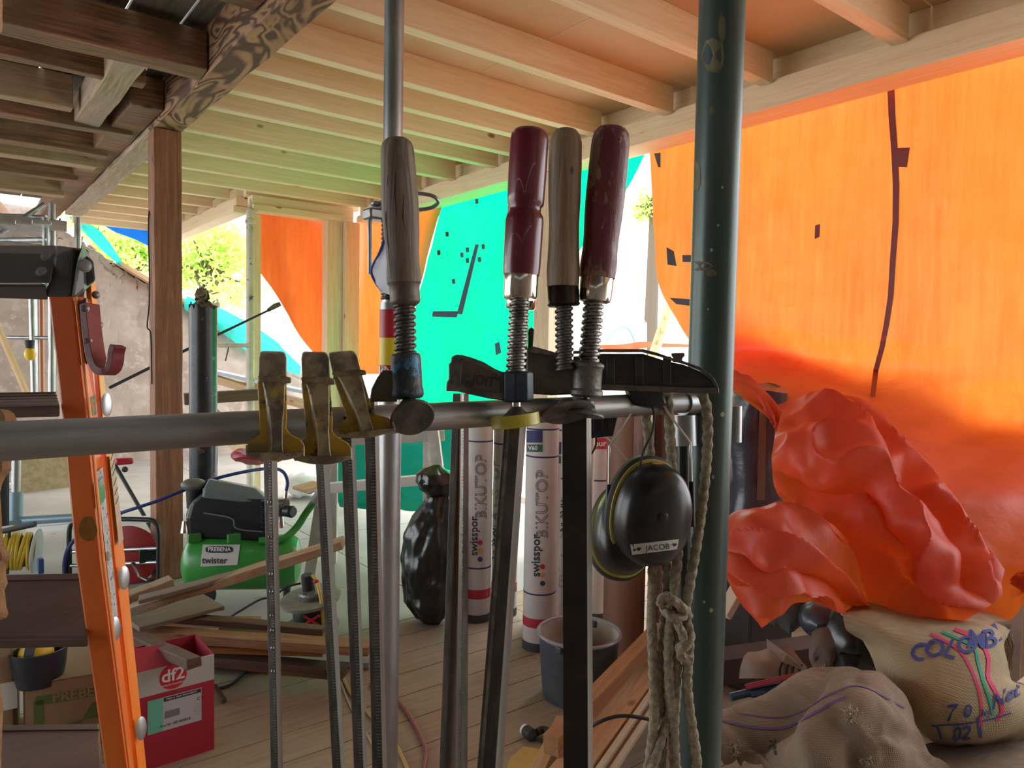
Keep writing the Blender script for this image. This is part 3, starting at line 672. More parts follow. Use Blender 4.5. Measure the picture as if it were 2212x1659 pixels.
woodH = wood('handle_wood', (.33, .23, .14), (.19, .125, .075), 'Z', knot=(.06, .04, .025), kscale=9, kth=.03, rough=.5, fine=3.2)
woodG = wood('handle_grey_wood', (.26, .20, .14), (.13, .098, .07), 'Z', knot=(.05, .035, .025), kscale=8, kth=.04, rough=.6, fine=2.2, bmp=.5)
redH = mat('red_handle', (.18, .008, .022), .3, 0, (.13, .006, .018), 30, c3=(.26, .17, .13), s3=80, t3=.62, stretch=(1, 1, .3), coat=.3, spec=.6)
redW = mat('worn_red_handle', (.16, .03, .035), .45, 0, (.30, .19, .13), 38, (1, 1, .4), lo=.52, hi=.56, c3=(.36, .26, .18), s3=90, t3=.6, bmp=.5)
def pad(par, p0, p1, k, prof, mt, n=30): obj('swivel_pad', MB().lathe(p0, p1, [(t, r*k) for t, r in prof], n), mt, par, sharp=40)
# clamp with the dark wooden handle
D4 = pd(870)-.05; k4 = D4/FPX
c4 = thing('screw_clamp', 'bar clamp with the cracked dark wooden handle, leftmost of the handles', 'clamp', P(872, 800, D4))
handle(c4, (857, 299), (873, 612), [(0, 12), (.01, 24), (.035, 32), (.08, 35.5), (.2, 37.5), (.38, 39.5), (.5, 40), (.65, 38.5), (.78, 35.5), (.86, 35), (.94, 37), (1, 37)], woodG, D4)
crk = mat('crack', (.03, .022, .018), .9)
bh = bvh_of(MB().lathe(P(857, 299, D4), P(873, 612, D4), [(0, 12*k4), (.035, 32*k4), (.2, 37.5*k4), (.5, 40*k4), (.78, 35.5*k4), (1, 37*k4)], 60))
for pts in ([(838, 380), (834, 470), (838, 520), (846, 600)], [(872, 420), (870, 470), (876, 500)], [(857, 330), (853, 420), (858, 470)]):
    b = MB(); vs = []
    for i, (x, y) in enumerate(pts): w_ = 1.1*(1-abs(i/(len(pts)-1)-.5)*1.2); vs += [hit(bh, x-w_, y, .0004), hit(bh, x+w_, y, .0004)]
    b.add(vs, [(2*i, 2*i+1, 2*i+3, 2*i+2) for i in range(len(pts)-1)]); obj('crack', b, crk, c4)
handle(c4, (873, 612), (876, 662), [(0, 36), (.05, 35), (.1, 32.5), (.7, 32.5), (.76, 33.5), (.86, 31), (1, 22)], mat('brown_ferrule', (.15, .125, .10), .5, .4, bmp=.2), D4, name='ferrule')
obj('spindle', MB().thread(P(874, 655, D4), P(876, 770, D4), 24.5*k4, 15.5*k4, .2), steelD, c4, sharp=30)
obj('block', MB().lathe(P(876, 764, D4), P(881, 862, D4), [(0, 29*k4), (.04, 32*k4), (.12, 33*k4), (.75, 33*k4), (.8, 35*k4), (.92, 35*k4), (.97, 32*k4), (1, 26*k4)], 30), blueC, c4)
obj('arm', loftpx(MB(), [(800, 828, 856, D4-.004, D4+.02), (815, 815, 856, D4-.004, D4+.02), (840, 802, 858, D4-.002, D4+.025), (868, 798, 858, D4-.002, D4+.025)]), cast, c4, bev=.001)
obj('neck', MB().tube([P(880, 855, D4), P(880, 876, D4)], 9*k4, 16), steel, c4)
pad(c4, P(880, 868, D4+.004), P(892, 904, D4-.014), k4, [(0, 10), (.1, 17), (.35, 25), (.75, 40), (.9, 47), (.97, 47), (1, 45)], steelD)
rail(c4, 860, 785, 807, 815, 1760, 806, 828, 837, D4+.02, teeth=.45)
# clamp with the glossy red handle
D5 = pd(1120)-.05; k5 = D5/FPX
c5 = thing('screw_clamp', 'bar clamp with the glossy red handle and the yellow plastic pad cap', 'clamp', P(1115, 800, D5))
handle(c5, (1145, 280), (1126, 594), [(0, 20), (.012, 34), (.035, 39.5), (.08, 41.5), (.3, 41.5), (.46, 40.5), (.515, 39.5), (.535, 34.5), (.57, 34), (.595, 39.5), (.63, 41.5), (.8, 41), (.95, 40.5), (1, 39)], redH, D5, 32)
handle(c5, (1126, 594), (1123, 646), [(0, 37), (.04, 37.5), (.9, 36.5), (1, 34)], chrome, D5, name='ferrule')
obj('spindle', MB().thread(P(1123, 640, D5), P(1114, 806, D5), 22.5*k5, 13.2*k5, .2), steel, c5, sharp=30)
obj('block', MB().lathe(P(1117, 802, D5), P(1118, 869, D5), [(0, 30*k5), (.06, 35*k5), (.85, 35.5*k5), (.96, 33*k5), (1, 28*k5)], 8), navyC, c5, bev=.001)
obj('arm', prismpx(MB(), [(975, 771), (985, 766), (1000, 767), (1018, 772), (1045, 782), (1070, 797), (1092, 806), (1092, 866), (1055, 861), (1010, 851), (990, 846), (963, 845), (964, 826), (969, 820), (969, 786), (974, 783)], D5-.004, D5+.016), castG, c5, bev=.0015)
obj('arm_recess', prismpx(MB(), [(998, 779), (1012, 780), (1040, 792), (1070, 806), (1082, 815), (1082, 850), (1040, 844), (1005, 836), (993, 826)], D5-.0052, D5-.003), cast, c5, bev=.0008)
ltx = text_mb('„JOIT“', 30, True, .2)
obj('lettering', MB().add([P(1043+v.x*.85, 823-v.y+v.x*.13, D5-.0056-v.z*.0001) for v in ltx.v], ltx.f), ink, c5, smooth=False)
obj('neck', MB().tube([P(1115, 866, D5), P(1115, 888, D5)], [10*k5, 11*k5], 16), chrome, c5)
pad(c5, P(1115, 878, D5), P(1116, 908, D5), k5, [(0, 11), (.15, 14), (.5, 24), (.7, 30), (1, 32)], castG)
yc = mat('yellow_plastic', (.62, .55, .06), .35, 0, (.50, .42, .05), 40, c3=(.30, .24, .05), s3=60, t3=.64)
f_ = frame(P(1115, 922, D5), P(1111, 890, D5)-P(1115, 922, D5))
cap = MB(); nn = 36; ro, ri_, hh = 52.5*k5, 49*k5, 27*k5; rg = []
for (r_, z) in ((0.001, 0), (ro-.001, 0), (ro, .001), (ro, hh), (ri_, hh), (ri_, .0015), (.001, .0015)):
    rg.append([f_ @ V((r_*math.cos(2*math.pi*i/nn), r_*math.sin(2*math.pi*i/nn), z)) for i in range(nn)])
cap.loft(rg, cap=False); obj('pad_cap', cap, yc, c5, sharp=40, label='yellow plastic pad cap')
rail(c5, 905, 1090, 1123, 1137, 1760, 1022, 1062, 1078, D5+.02, .02, teeth=0, dk=steelD)
obj('rail_groove', MB().loft([[P(x0+6, y, D5+.0205), P(x0+13, y, D5+.0205), P(x0+13, y, D5+.019), P(x0+6, y, D5+.019)] for y, x0 in ((905, 1090), (1760, 1022))]), steel, c5, smooth=False)
# second red handle half hidden behind it
D5b = D5+.07; c5b = thing('screw_clamp', 'red-handled clamp half hidden behind the glossy red handle', 'clamp', P(1125, 700, D5b))
handle(c5b, (1134, 345), (1126, 640), [(0, 20), (.03, 32), (.4, 35), (.5, 29), (.56, 29), (.62, 35), (1, 34)], redH, D5b)
handle(c5b, (1126, 638), (1124, 668), [(0, 32), (.9, 32), (1, 29)], chrome, D5b, name='ferrule')
obj('spindle', MB().tube([P(1126, 660, D5b), P(1124, 800, D5b)], 15*D5b/FPX, 14), steel, c5b)
obj('jaw_tip', prismpx(MB(), [(1141, 712), (1148, 706), (1154, 712), (1150, 765), (1140, 765)], D5b, D5b+.01), cast, c5b, bev=.001)
rail(c5b, 850, 978, 993, 999, 1760, 945, 958, 982, D5b, .02, teeth=0, dk=steelD, lt=mat('brown_rail', (.16, .11, .085), .45, .5, (.11, .08, .065), 20))
# clamp with the plain wooden handle
D6 = pd(1220)-.035; k6 = D6/FPX
c6 = thing('screw_clamp', 'bar clamp with the plain light wooden handle between the two red ones', 'clamp', P(1218, 800, D6))
handle(c6, (1222, 279), (1216, 620), [(0, 14), (.012, 24), (.04, 31), (.09, 35.5), (.25, 36), (.45, 35), (.6, 32.5), (.75, 33.5), (.9, 36), (1, 34.5)], woodH, D6)
handle(c6, (1216, 619), (1218, 662), [(0, 33), (.04, 34.5), (.82, 34), (.9, 36), (1, 32)], mat('dark_ferrule', (.07, .055, .05), .25, .9), D6, name='ferrule')
obj('spindle', MB().thread(P(1218, 655, D6), P(1220, 800, D6), 20*k6, 12.6*k6, .2), steelD, c6, sharp=30)
obj('arm', prismpx(MB(), [(1137, 756), (1150, 752), (1190, 762), (1250, 785), (1250, 852), (1190, 854), (1137, 850)], D6+.004, D6+.024), cast, c6, bev=.0018)
obj('arm_ridge', loftpx(MB(), [(1, 0, 0, 0, 0)]) if False else prismpx(MB(), [(1137, 753), (1152, 748), (1195, 760), (1250, 781), (1250, 789), (1190, 768), (1137, 760)], D6, D6+.026), castG, c6, bev=.001)
pad(c6, P(1222, 864, D6+.004), P(1228, 893, D6-.003), k6, [(0, 10), (.12, 17), (.4, 24), (.75, 42), (.9, 57), (.96, 58), (1, 56)], castG)
rail(c6, 850, 997, 1003, 1012, 1760, 981, 994, 1009, D6+.01, .012, teeth=.5, dk=railL, lt=steelD)
# clamp with the blotchy red handle and the big dark arm
D7 = pd(1290)-.06; k7 = D7/FPX
c7 = thing('screw_clamp', 'bar clamp with the blotchy worn red handle, rightmost of the handles', 'clamp', P(1290, 800, D7))
handle(c7, (1322, 276), (1290, 600), [(0, 18), (.012, 31), (.04, 38), (.09, 41), (.25, 42), (.45, 42.5), (.6, 41), (.72, 38.5), (.82, 38), (.92, 40), (1, 38)], redW, D7)
handle(c7, (1290, 598), (1284, 654), [(0, 35), (.04, 36.5), (.8, 35.5), (.95, 33), (1, 26)], chrome, D7, name='ferrule')
obj('spindle', MB().thread(P(1283, 648, D7), P(1271, 790, D7), 23*k7, 14.5*k7, .2), steel, c7, sharp=30)
obj('block', MB().lathe(P(1270, 783, D7), P(1266, 858, D7), [(0, 28*k7), (.05, 35*k7), (.12, 36*k7), (.2, 32*k7), (.75, 31.5*k7), (.82, 36*k7), (.93, 36*k7), (1, 30*k7)], 28), castG, c7)
obj('neck', MB().tube([P(1265, 852, D7), P(1263, 872, D7)], 9*k7, 14), steel, c7)
pad(c7, P(1264, 862, D7), P(1258, 897, D7-.002), k7, [(0, 12), (.1, 21), (.5, 26), (.72, 32), (.85, 46), (.95, 47), (1, 46)], castG)
rail(c7, 880, 1214, 1266, 1276, 1760, 1217, 1270, 1281, D7+.015, .01, teeth=0, dk=mat('black_rail', (.032, .028, .027), .45, .5, (.05, .042, .038), 20), nt_=1)
D8 = pd(1400)-.04
c8 = thing('clamp_arm', 'long black wedge-shaped clamp arm pointing right across the green tube', 'clamp', P(1400, 800, D8))
obj('arm', prismpx(MB(), [(1238, 770), (1300, 764), (1388, 764), (1440, 780), (1478, 788), (1512, 803), (1536, 822), (1546, 838), (1300, 833), (1238, 828)], D8+.003, D8+.012), mat('black_casting', (.028, .025, .024), .5, .3, (.05, .042, .036), 30, bmp=.2), c8, bev=.001)
obj('top_flange', MB().loft([[P(x, y, D8), P(x, y-7, D8), P(x, y-7, D8+.018), P(x, y, D8+.018)] for x, y in ((1238, 765), (1300, 761), (1388, 761), (1420, 769), (1455, 781), (1480, 788), (1512, 800), (1538, 818), (1550, 838), (1552, 848))]), cast, c8, bev=.0008)
obj('bottom_flange', MB().loft([[P(x, y, D8-.002), P(x, y-13, D8-.001), P(x, y-13, D8+.018), P(x, y, D8+.018)] for x, y in ((1238, 838), (1300, 843), (1400, 846), (1500, 850), (1553, 850))]), cast, c8, bev=.001)
obj('stop_lug', prismpx(MB(), [(1452, 782), (1455, 775), (1450, 768), (1450, 763), (1478, 762), (1480, 768), (1474, 774), (1474, 784)], D8+.002, D8+.014), cast, c8, bev=.001)
for x in (1310, 1372, 1432): obj('arm_rib', loftpx(MB(), [(770, x, x+18, D8+.001, D8+.005), (832, x, x+18, D8+.001, D8+.005)]), mat('black_casting', (0, 0, 0)), c8, bev=.001)
# rope
ropeM = mat('hemp_rope', (.48, .41, .29), .95, 0, (.30, .25, .17), 160, bmp=.9, bscale=420)
def rope_mb(b, pts, r, sub=14, n=14, lobes=3, tw=2.6):
    c = catmull(pts, sub); up = None; L = 0; rings = []
    for i, p in enumerate(c):
        t = (c[min(i+1, len(c)-1)]-c[max(i-1, 0)]).normalized()
        if up is None: up = t.orthogonal().normalized()
        up = (up-t*up.dot(t)).normalized(); q = t.cross(up)
        if i: L += (p-c[i-1]).length
        rings.append([p+(up*math.cos(a)+q*math.sin(a))*r*(.92+.13*math.cos(lobes*a-L/r*tw)+.07*noise.noise(p*400+V((a, 0, 0)))) for a in [2*math.pi*k/n for k in range(n)]])
    b.loft(rings); return c
rp = thing('hemp_rope', 'bundle of hairy hemp rope looped over the rail and knotted, beside the green tube', 'rope', P(1450, 1300, .8))
DR = pd(1440)-.025
strands = [
 [(1512, 846, .01), (1524, 870, 0), (1529, 930, -.002), (1524, 1020, 0), (1514, 1110, 0), (1502, 1190, 0), (1490, 1260, 0), (1478, 1330, 0)],
 [(1440, 842, .01), (1444, 880, 0), (1448, 950, 0), (1452, 1020, .01), (1462, 1100, .02), (1464, 1190, .005), (1458, 1260, 0), (1452, 1310, 0)],
 [(1384, 862, .03), (1394, 890, .03), (1402, 960, .03), (1410, 1060, .03), (1411, 1200, .01), (1408, 1340, .005), (1411, 1450, .005), (1412, 1560, .0), (1396, 1700, 0)],
 [(1438, 1180, .012), (1440, 1280, .01), (1432, 1380, .01), (1424, 1480, .01), (1430, 1580, .012), (1424, 1720, .01)],
 [(1452, 1310, 0), (1444, 1390, 0), (1446, 1480, 0), (1453, 1560, 0), (1456, 1640, 0), (1458, 1760, 0)],
 [(1464, 1320, .004), (1462, 1420, .004), (1456, 1500, .006), (1440, 1560, .002), (1420, 1620, -.004), (1396, 1700, -.004)],
 [(1480, 1330, 0), (1488, 1400, 0), (1484, 1470, 0), (1490, 1540, 0), (1502, 1620, 0), (1512, 1740, 0)],
 [(1468, 1330, .012), (1472, 1400, .014), (1462, 1470, .012), (1456, 1600, .014), (1468, 1740, .012)]]
fz = MB()
for st in strands:
    b = MB(); c = rope_mb(b, [P(x, y, DR+o) for x, y, o in st], pxs(11.5, P(1450, 1200, DR)))
    obj('strand', b, ropeM, rp, sharp=180)
    for p in c:
        for k in range(5):
            a = V((random.uniform(-1, 1), random.uniform(-1, 1), random.uniform(-.6, .6))).normalized(); s_ = p+a*.0058+V((0, 0, random.uniform(-.003, .003))); e_ = s_+a*random.uniform(.0012, .0042)+V((0, 0, random.uniform(-.002, .002))); w_ = a.cross(V((0, 0, 1)))*.00016
            fz.add([s_-w_, s_+w_, e_], [(0, 1, 2)])
obj('fuzz', fz, ropeM, rp, smooth=False, kind='stuff')
b = MB(); rk = pxs(11, P(1450, 1200, DR))
rope_mb(b, [P(1432, 1308, DR-.004), P(1440, 1290, DR-.016), P(1458, 1300, DR-.018), P(1478, 1318, DR-.014), P(1486, 1332, DR)], rk)
rope_mb(b, [P(1430, 1300, DR), P(1440, 1322, DR-.014), P(1462, 1336, DR-.018), P(1480, 1322, DR-.008), P(1470, 1300, DR+.004)], rk)
rope_mb(b, [P(1458, 1335, DR-.008), P(1470, 1360, DR-.014), P(1478, 1385, DR-.016), P(1468, 1400, DR-.014), P(1474, 1420, DR-.014), P(1492, 1424, DR-.01)], rk*.9)
rope_mb(b, [P(1484, 1345, DR-.006), P(1492, 1372, DR-.012), P(1484, 1392, DR-.018), P(1470, 1408, DR-.016), P(1480, 1430, DR-.008)], rk*.9)
rope_mb(b, [P(1433, 1312, DR-.012), P(1424, 1300, DR-.016), P(1436, 1286, DR-.018), P(1450, 1296, DR-.016), P(1442, 1312, DR-.016)], rk*.7)
obj('knot', b, ropeM, rp, sharp=180)
# ear defenders
def muff(name, label, cx, cy, d, rx, ry, ax, yellow, rot=0, label_plate=False, ringoff=1.):
    t = thing(name, label, 'ear defender', P(cx, cy, d)); return t
EM = pd(1420)-.05; kE = EM/FPX
e1 = thing('ear_defender', 'black ear defenders with a name label, hanging over the rail by the rope', 'ear defender', P(1410, 1100, EM))
cupM = mat('cup_shell', (.012, .013, .016), .28, 0, (.02, .02, .022), 8, spec=.5)
cush = mat('cushion', (.035, .033, .032), .6)
yr = mat('yellow_ring', (.50, .42, .06), .45)
def cup(t, cx, cy, d, rx, ry, tilt, dx, dy, rot=0):
    z = (P(cx-dx, cy-dy, d)-P(cx, cy, d)) ; z = (-_f*1.0 + CR*dx + CU*dy).normalized()
    x = (CR*math.cos(rot)+CU*math.sin(rot)); M = frame(P(cx, cy, d), z, x); k = d/FPX
    def ring(s, h, ex=2.2):
        o_ = []
        for i in range(44):
            a = 2*math.pi*i/44; c, s_ = math.cos(a), math.sin(a); r = (abs(c)**ex+abs(s_)**ex)**(-1/ex)
            o_.append(M @ V((c*r*rx*k*s, s_*r*ry*k*s*(1+.04*s_), h)))
        return o_
    shell = MB().loft([ring(.97, -.004), ring(1, .002), ring(.985, .012), ring(.94, .022), ring(.84, .031), ring(.66, .037), ring(.4, .041), ring(.15, .0422)])
    obj('cup', shell, cupM, t)
    obj('ring', MB().loft([ring(.99, -.0075), ring(1.03, -.007), ring(1.035, -.005), ring(.99, -.004)]), yr, t, label='yellow rim ring')
    obj('cushion', MB().loft([ring(.8, -.028), ring(.98, -.027), ring(1.07, -.02), ring(1.08, -.012), ring(.99, -.006)]), cush, t)
    return shell, M
cup(e1, 1348, 1146, EM+.04, 68, 100, 0, .12, .42, -.2)
sh, MF = cup(e1, 1402, 1112, EM, 84, 112, 0, .32, -.1, -.12)
bs = bvh_of(sh)
lab = [(1361, 1180), (1464, 1166), (1460, 1186), (1366, 1197)]
paste('name_label', bs, [(1362, 1176), (1466, 1164), (1462, 1186), (1366, 1198)], mat('label_white', (.62, .62, .60), .5), e1, .0006, (10, 4), label='white name label')
paste_mb('lettering', bs, text_mb('JACOB', 17), (1420, 1182), (1, -.1), (-.1, -1), ink, e1, .0011)
hrt = text_mb('♥', 1)
if not hrt.f or len(hrt.v) < 8:
    hrt = MB(); n = 20; hrt.v = [V((.032*16*math.sin(a)**3, .032*(13*math.cos(a)-5*math.cos(2*a)-2*math.cos(3*a)-math.cos(4*a)), 0)) for a in [2*math.pi*i/n for i in range(n)]]; hrt.f = [tuple(range(n))]
hh = MB(); n = 24; hh.v = [V((16*math.sin(a)**3/16, (13*math.cos(a)-5*math.cos(2*a)-2*math.cos(3*a)-math.cos(4*a))/16, 0)) for a in [2*math.pi*i/n for i in range(n)]]; hh.f = [tuple(range(n))]
for x, y, s_ in ((1371, 1187, 3.2), (1380, 1185, 4.6), (1456, 1176, 4.4)): paste_mb('heart_mark', bs, hh, (x, y), (s_, 0), (s_*.2, -s_), ink, e1, .0011)
obj('button', MB().lathe(hit(bs, 1432, 1117, -.001), hit(bs, 1432, 1117, .0015), [(0, 11*kE), (.8, 11*kE), (1, 9.5*kE)], 24), cupM, e1)
wire = mat('wire', (.75, .73, .68), .3, .8)
dW = EM+.004
obj('wire_fork', MB().tube(catmull([P(1379, 868, dW+.01), P(1350, 912, dW), P(1320, 958, dW-.002), P(1316, 975, dW-.002), P(1315, 1050, dW)], 4), .0014, 8), wire, e1)
obj('wire_fork', MB().tube(catmull([P(1428, 868, dW+.01), P(1458, 912, dW), P(1488, 952, dW-.004), P(1492, 968, dW-.004), P(1494, 1042, dW-.004)], 4), .0014, 8), wire, e1)
obj('wire_fork', MB().tube([P(1310, 944, dW+.03), P(1372, 1012, dW+.03)], .0009, 8), wire, e1)
obj('wire_sleeve', MB().tube([P(1315, 1046, dW), P(1313, 1115, dW-.003)], .0034, 12), black, e1)
obj('wire_sleeve', MB().tube([P(1494, 1040, dW-.004), P(1496, 1137, dW-.004)], .0032, 12), black, e1)
obj('cable', MB().tube(catmull([P(1404, 868, dW), P(1413, 895, dW-.01), P(1408, 935, dW-.014), P(1390, 975, dW-.014), P(1380, 1020, dW-.02), P(1374, 1050, dW-.026), P(1366, 1068, dW-.028)], 6), .0014, 8), blackM, e1)
obj('cable_boot', MB().tube([P(1378, 1045, dW-.024), P(1370, 1070, dW-.03)], [.0026, .004], 10), blackM, e1)
obj('headband', MB().loft([[P(1352-6, 836, EM+.03), P(1352, 838, EM+.004), P(1366, 874, EM), P(1362, 880, EM+.03)], [P(1392, 838, EM+.03), P(1392, 838, EM-.002), P(1400, 878, EM-.004), P(1400, 884, EM+.03)], [P(1430, 838, EM+.03), P(1429, 840, EM+.002), P(1440, 873, EM), P(1440, 880, EM+.03)]]), black, e1, bev=.0025)
e2 = thing('ear_defender_headband', 'slotted black headband of a second ear defender behind the wide dark rail', 'ear defender', P(1305, 915, EM+.05))
dB = EM+.05
obj('band', prismpx(MB(), [(1268, 878), (1338, 872), (1333, 905), (1324, 942), (1276, 947), (1268, 940)], dB, dB+.006), black, e2, bev=.0012)
for x in (1282, 1300, 1316): obj('slot_rim', prismpx(MB(), [(x, 892), (x+9, 890), (x+6, 930), (x-1, 932)], dB-.002, dB+.001), blackM, e2, bev=.0008)
obj('cable', MB().tube(catmull([P(1288, 940, dB), P(1287, 960, dB), P(1281, 975, dB), P(1268, 990, dB+.01)], 4), .0013, 8), blackM, e2)
# ================================================================ prop, steel column, white prop
dP = 2.05; kP = dP/FPX; PB = P(842, 1000, dP)
pr_ = thing('steel_prop', 'galvanised adjustable steel prop with striped band, behind the wooden handle', 'prop', (PB.x, PB.y, 0))
zs = P(842, 600, dP).z
obj('inner_tube', MB().tube([(PB.x, PB.y, zs-.2), (PB.x, PB.y, 2.97)], 20.5*kP, 28), galv, pr_)
obj('outer_tube', MB().tube([(PB.x, PB.y, 0), (PB.x, PB.y, P(842, 655, dP).z)], 24*kP, 32), galv, pr_)
obj('thread', MB().thread((PB.x, PB.y, P(842, 650, dP).z), (PB.x, PB.y, P(842, 395, dP).z), 23*kP, 9*kP, .1), mat('black_thread', (.04, .038, .036), .4, .6), pr_)
def band(y0, y1, mt, nm='colour_band'): 
    obj(nm, MB().tube([(PB.x, PB.y, P(842, y0, dP).z), (PB.x, PB.y, P(842, y1, dP).z)], 24.6*kP, 32), mt, pr_)
redB = mat('band_red', (.42, .012, .025), .4); yelB = mat('band_yellow', (.75, .60, .02), .4)
band(670, 730, redB); band(730, 788, yelB); band(788, 850, redB)
bpp = bvh_of(MB().tube([(PB.x, PB.y, P(842, 600, dP).z), (PB.x, PB.y, P(842, 900, dP).z)], 24.7*kP, 48))
paste_mb('lettering', bpp, text_mb('kN', 24, True), (833, 800), (1, 0), (0, -1), white, pr_, .001)
for y in (92, 181, 274): paste_mb('pin_hole', bvh_of(MB().tube([(PB.x, PB.y, 1.9), (PB.x, PB.y, 2.9)], 20.6*kP, 40)), blob(823, y, 2.6, 7, y), (0, 0), (1, 0), (0, 1), ink, pr_, .0008)
obj('nut', MB().lathe(P(842, 440, dP), P(842, 476, dP), [(0, 30*kP), (.2, 38*kP), (.6, 40*kP), (1, 30*kP)], 24), galv, pr_)
obj('collar_plate', MB().box(P(826, 466, dP-.03), (.10, .05, .03)), galv, pr_, bev=.006)
obj('nut_handle', MB().tube(catmull([P(858, 418, dP-.02), P(905, 418, dP-.03), P(936, 424, dP-.03), P(946, 436, dP-.02), P(934, 448, dP-.01), P(905, 453, dP), P(858, 452, dP)], 6), .0055, 10), galv, pr_)
obj('nut_lug', MB().sphere(P(812, 441, dP-.04), (.015, .015, .009), 7), galv, pr_)
obj('pin', MB().tube(catmull([P(822, 470, dP-.05), P(806, 466, dP-.05), P(799, 476, dP-.05), P(799, 520, dP-.05), P(799, 592, dP-.05)], 5), .0062, 12), galv, pr_)
obj('base_plate', MB().box((PB.x, PB.y, .004), (.14, .14, .008)), galv, pr_)
cb = thing('cloth_bag', 'white cloth with blue edging hanging behind the dark wooden handle', 'cloth', P(850, 600, dP-.08))
rowc = [[(838, 496, 1.93), (860, 490, 1.9), (892, 500, 1.93)], [(820, 545, 1.92), (860, 540, 1.85), (900, 550, 1.92)], [(802, 584, 1.93), (860, 590, 1.84), (905, 590, 1.93)], [(812, 612, 1.93), (860, 630, 1.86), (900, 625, 1.94)], [(826, 628, 1.94), (860, 645, 1.88), (888, 640, 1.94)]]
obj('cloth', net_surface(rowc, 6, lambda p, u, v: .008*fbm(p*20)), mat('white_cloth', (.60, .62, .70), .8), cb, solid=.002)
obj('edging', MB().tube(catmull([P(838, 496, 1.925), P(820, 545, 1.915), P(802, 584, 1.925), P(812, 612, 1.925), P(828, 630, 1.93)], 5), .0035, 8), mat('blue_edging', (.03, .09, .45), .6), cb)
# black steel column
cb_ = on(440, 1195, 2, 0); kc = dep(cb_)/FPX
sc = thing('steel_column', 'black steel column with a torn open rusty top, behind the green compressor', 'column', cb_)
zt = P(440, 665, dep(cb_)).z
blackP = mat('black_painted_steel', (.012, .016, .024), .3, .2, (.03, .03, .03), 8, c3=(.16, .11, .07), s3=11, t3=.60, bmp=.15)
rs = []; n = 40
for i, z in enumerate([0, .4, .8, 1.2, zt-.06, zt]):
    rs.append([V((cb_.x+27*kc*math.cos(2*math.pi*k/n), cb_.y+27*kc*math.sin(2*math.pi*k/n), z+(0.05*noise.noise((k*.9, 2, 1))+.03*noise.noise((k*2.3, 5, 1)) if i == 5 else 0))) for k in range(n)])
obj('tube', MB().loft(rs, cap=False), blackP, sc, solid=.008)
rust = mat('rusty_burr', (.10, .06, .04), .9, c2=(.17, .12, .09), scale=30, bmp=.8)
rag = lambda s: (lambda p: p+V((noise.noise(p*38), noise.noise(p*38+V((7, 7, 7))), noise.noise(p*38+V((3, 9, 1)))))*s)
obj('burr', MB().sphere((cb_.x, cb_.y, zt-.01), (.075, .075, .05), 12, rag(.05)), rust, sc, smooth=False)
obj('burr', MB().sphere((cb_.x-.005, cb_.y, zt+.085), (.042, .042, .05), 12, rag(.035)), rust, sc, smooth=False)
# slim white prop at the spruce post
wp = P(541, 600, 6.55); kw = 6.55/FPX
peel = mat('peeling_white', (.62, .58, .47), .6, .1, (.50, .46, .37), 6, c3=(.07, .08, .10), s3=9, t3=.60, bmp=.2)
wpt = thing('steel_prop', 'slim prop with peeling white paint beside the pale spruce post', 'prop', (wp.x, wp.y, 0))
z = lambda y: P(541, y, 6.55).z
obj('tube', MB().tube([(wp.x, wp.y, 0), (wp.x, wp.y, z(486))], 8*kw, 18), peel, wpt)
obj('tube_top', MB().lathe((wp.x, wp.y, z(486)), (wp.x, wp.y, z(432)), [(0, 8*kw), (.05, 11*kw), (.2, 11*kw), (.25, 8*kw), (.45, 10*kw), (.6, 9*kw), (.7, 4*kw), (1, 2*kw)], 16), peel, wpt)
obj('bolt', MB().tube([P(530, 455, 6.5), P(556, 456, 6.5)], .012, 8), peel, wpt)
obj('side_arm', MB().tube([P(468, 746, 6.5), P(541, 746, 6.55)], 4.5*kw, 12), peel, wpt)
obj('arm_pin', MB().tube([P(494, 750, 6.48), P(487, 780, 6.46)], .006, 8), rust, wpt)
# thin black pole leaning across
pl_ = thing('rod', 'thin black rod leaning across behind the old timber post', 'rod', P(400, 760, 6))
obj('shaft', MB().tube([P(236, 838, 5.6), P(400, 757, 6.0), P(585, 668, 6.4)], [.012, .012, .009], 10), blackM, pl_)
obj('tip', MB().tube([P(578, 671, 6.4), P(594, 661, 6.42), P(606, 656, 6.43)], [.014, .024, .018], 10), rust, pl_)
wc = thing('hanging_wire', 'thin dark wire hanging beside the reddish old post', 'wire', P(322, 600, 4.5))
obj('wire', MB().tube(catmull([P(329, 443, 4.7), P(322, 460, 4.5), P(321, 520, 4.5), P(323, 600, 4.5), P(322, 660, 4.5), P(318, 705, 4.5), P(325, 718, 4.5), P(327, 760, 4.5), P(328, 830, 4.5)], 5), .0045, 6), blackM, wc)
# ================================================================ ladder
DL = 1.22; kl = DL/FPX
lad = thing('step_ladder', 'orange step ladder with a black top cap and brown treads at the left', 'ladder', P(230, 1659, DL))
ora = mat('ladder_orange', (.98, .27, .02), .38, 0, (.90, .2, .016), 7, (1, 1, .3), c3=(.30, .12, .06), s3=22, t3=.66, bmp=.12, bscale=60, coat=.25)
oraD = mat('ladder_orange_dirty', (.92, .21, .018), .45, 0, (.74, .13, .014), 6, (1, 1, .35), c3=(.40, .15, .06), s3=22, t3=.66, bmp=.15, bscale=60, coat=.2)
def rq(x, y, o=0): return P(x, y, DL+o)
def raill(name, rows, mt, par=lad):        # rows: (y, xl, xm, xr, o_l, o_m, o_r)
    b = MB(); rg = []
    for y, a, m_, c, o1, o2, o3 in rows:
        p0, p1, p2 = rq(a, y, o1), rq(m_, y, o2), rq(c, y, o3); rg.append([p0, p1, p2, p0+p2-p1])
    return obj(name, b.loft(rg), mt, par, smooth=False, bev=.004)
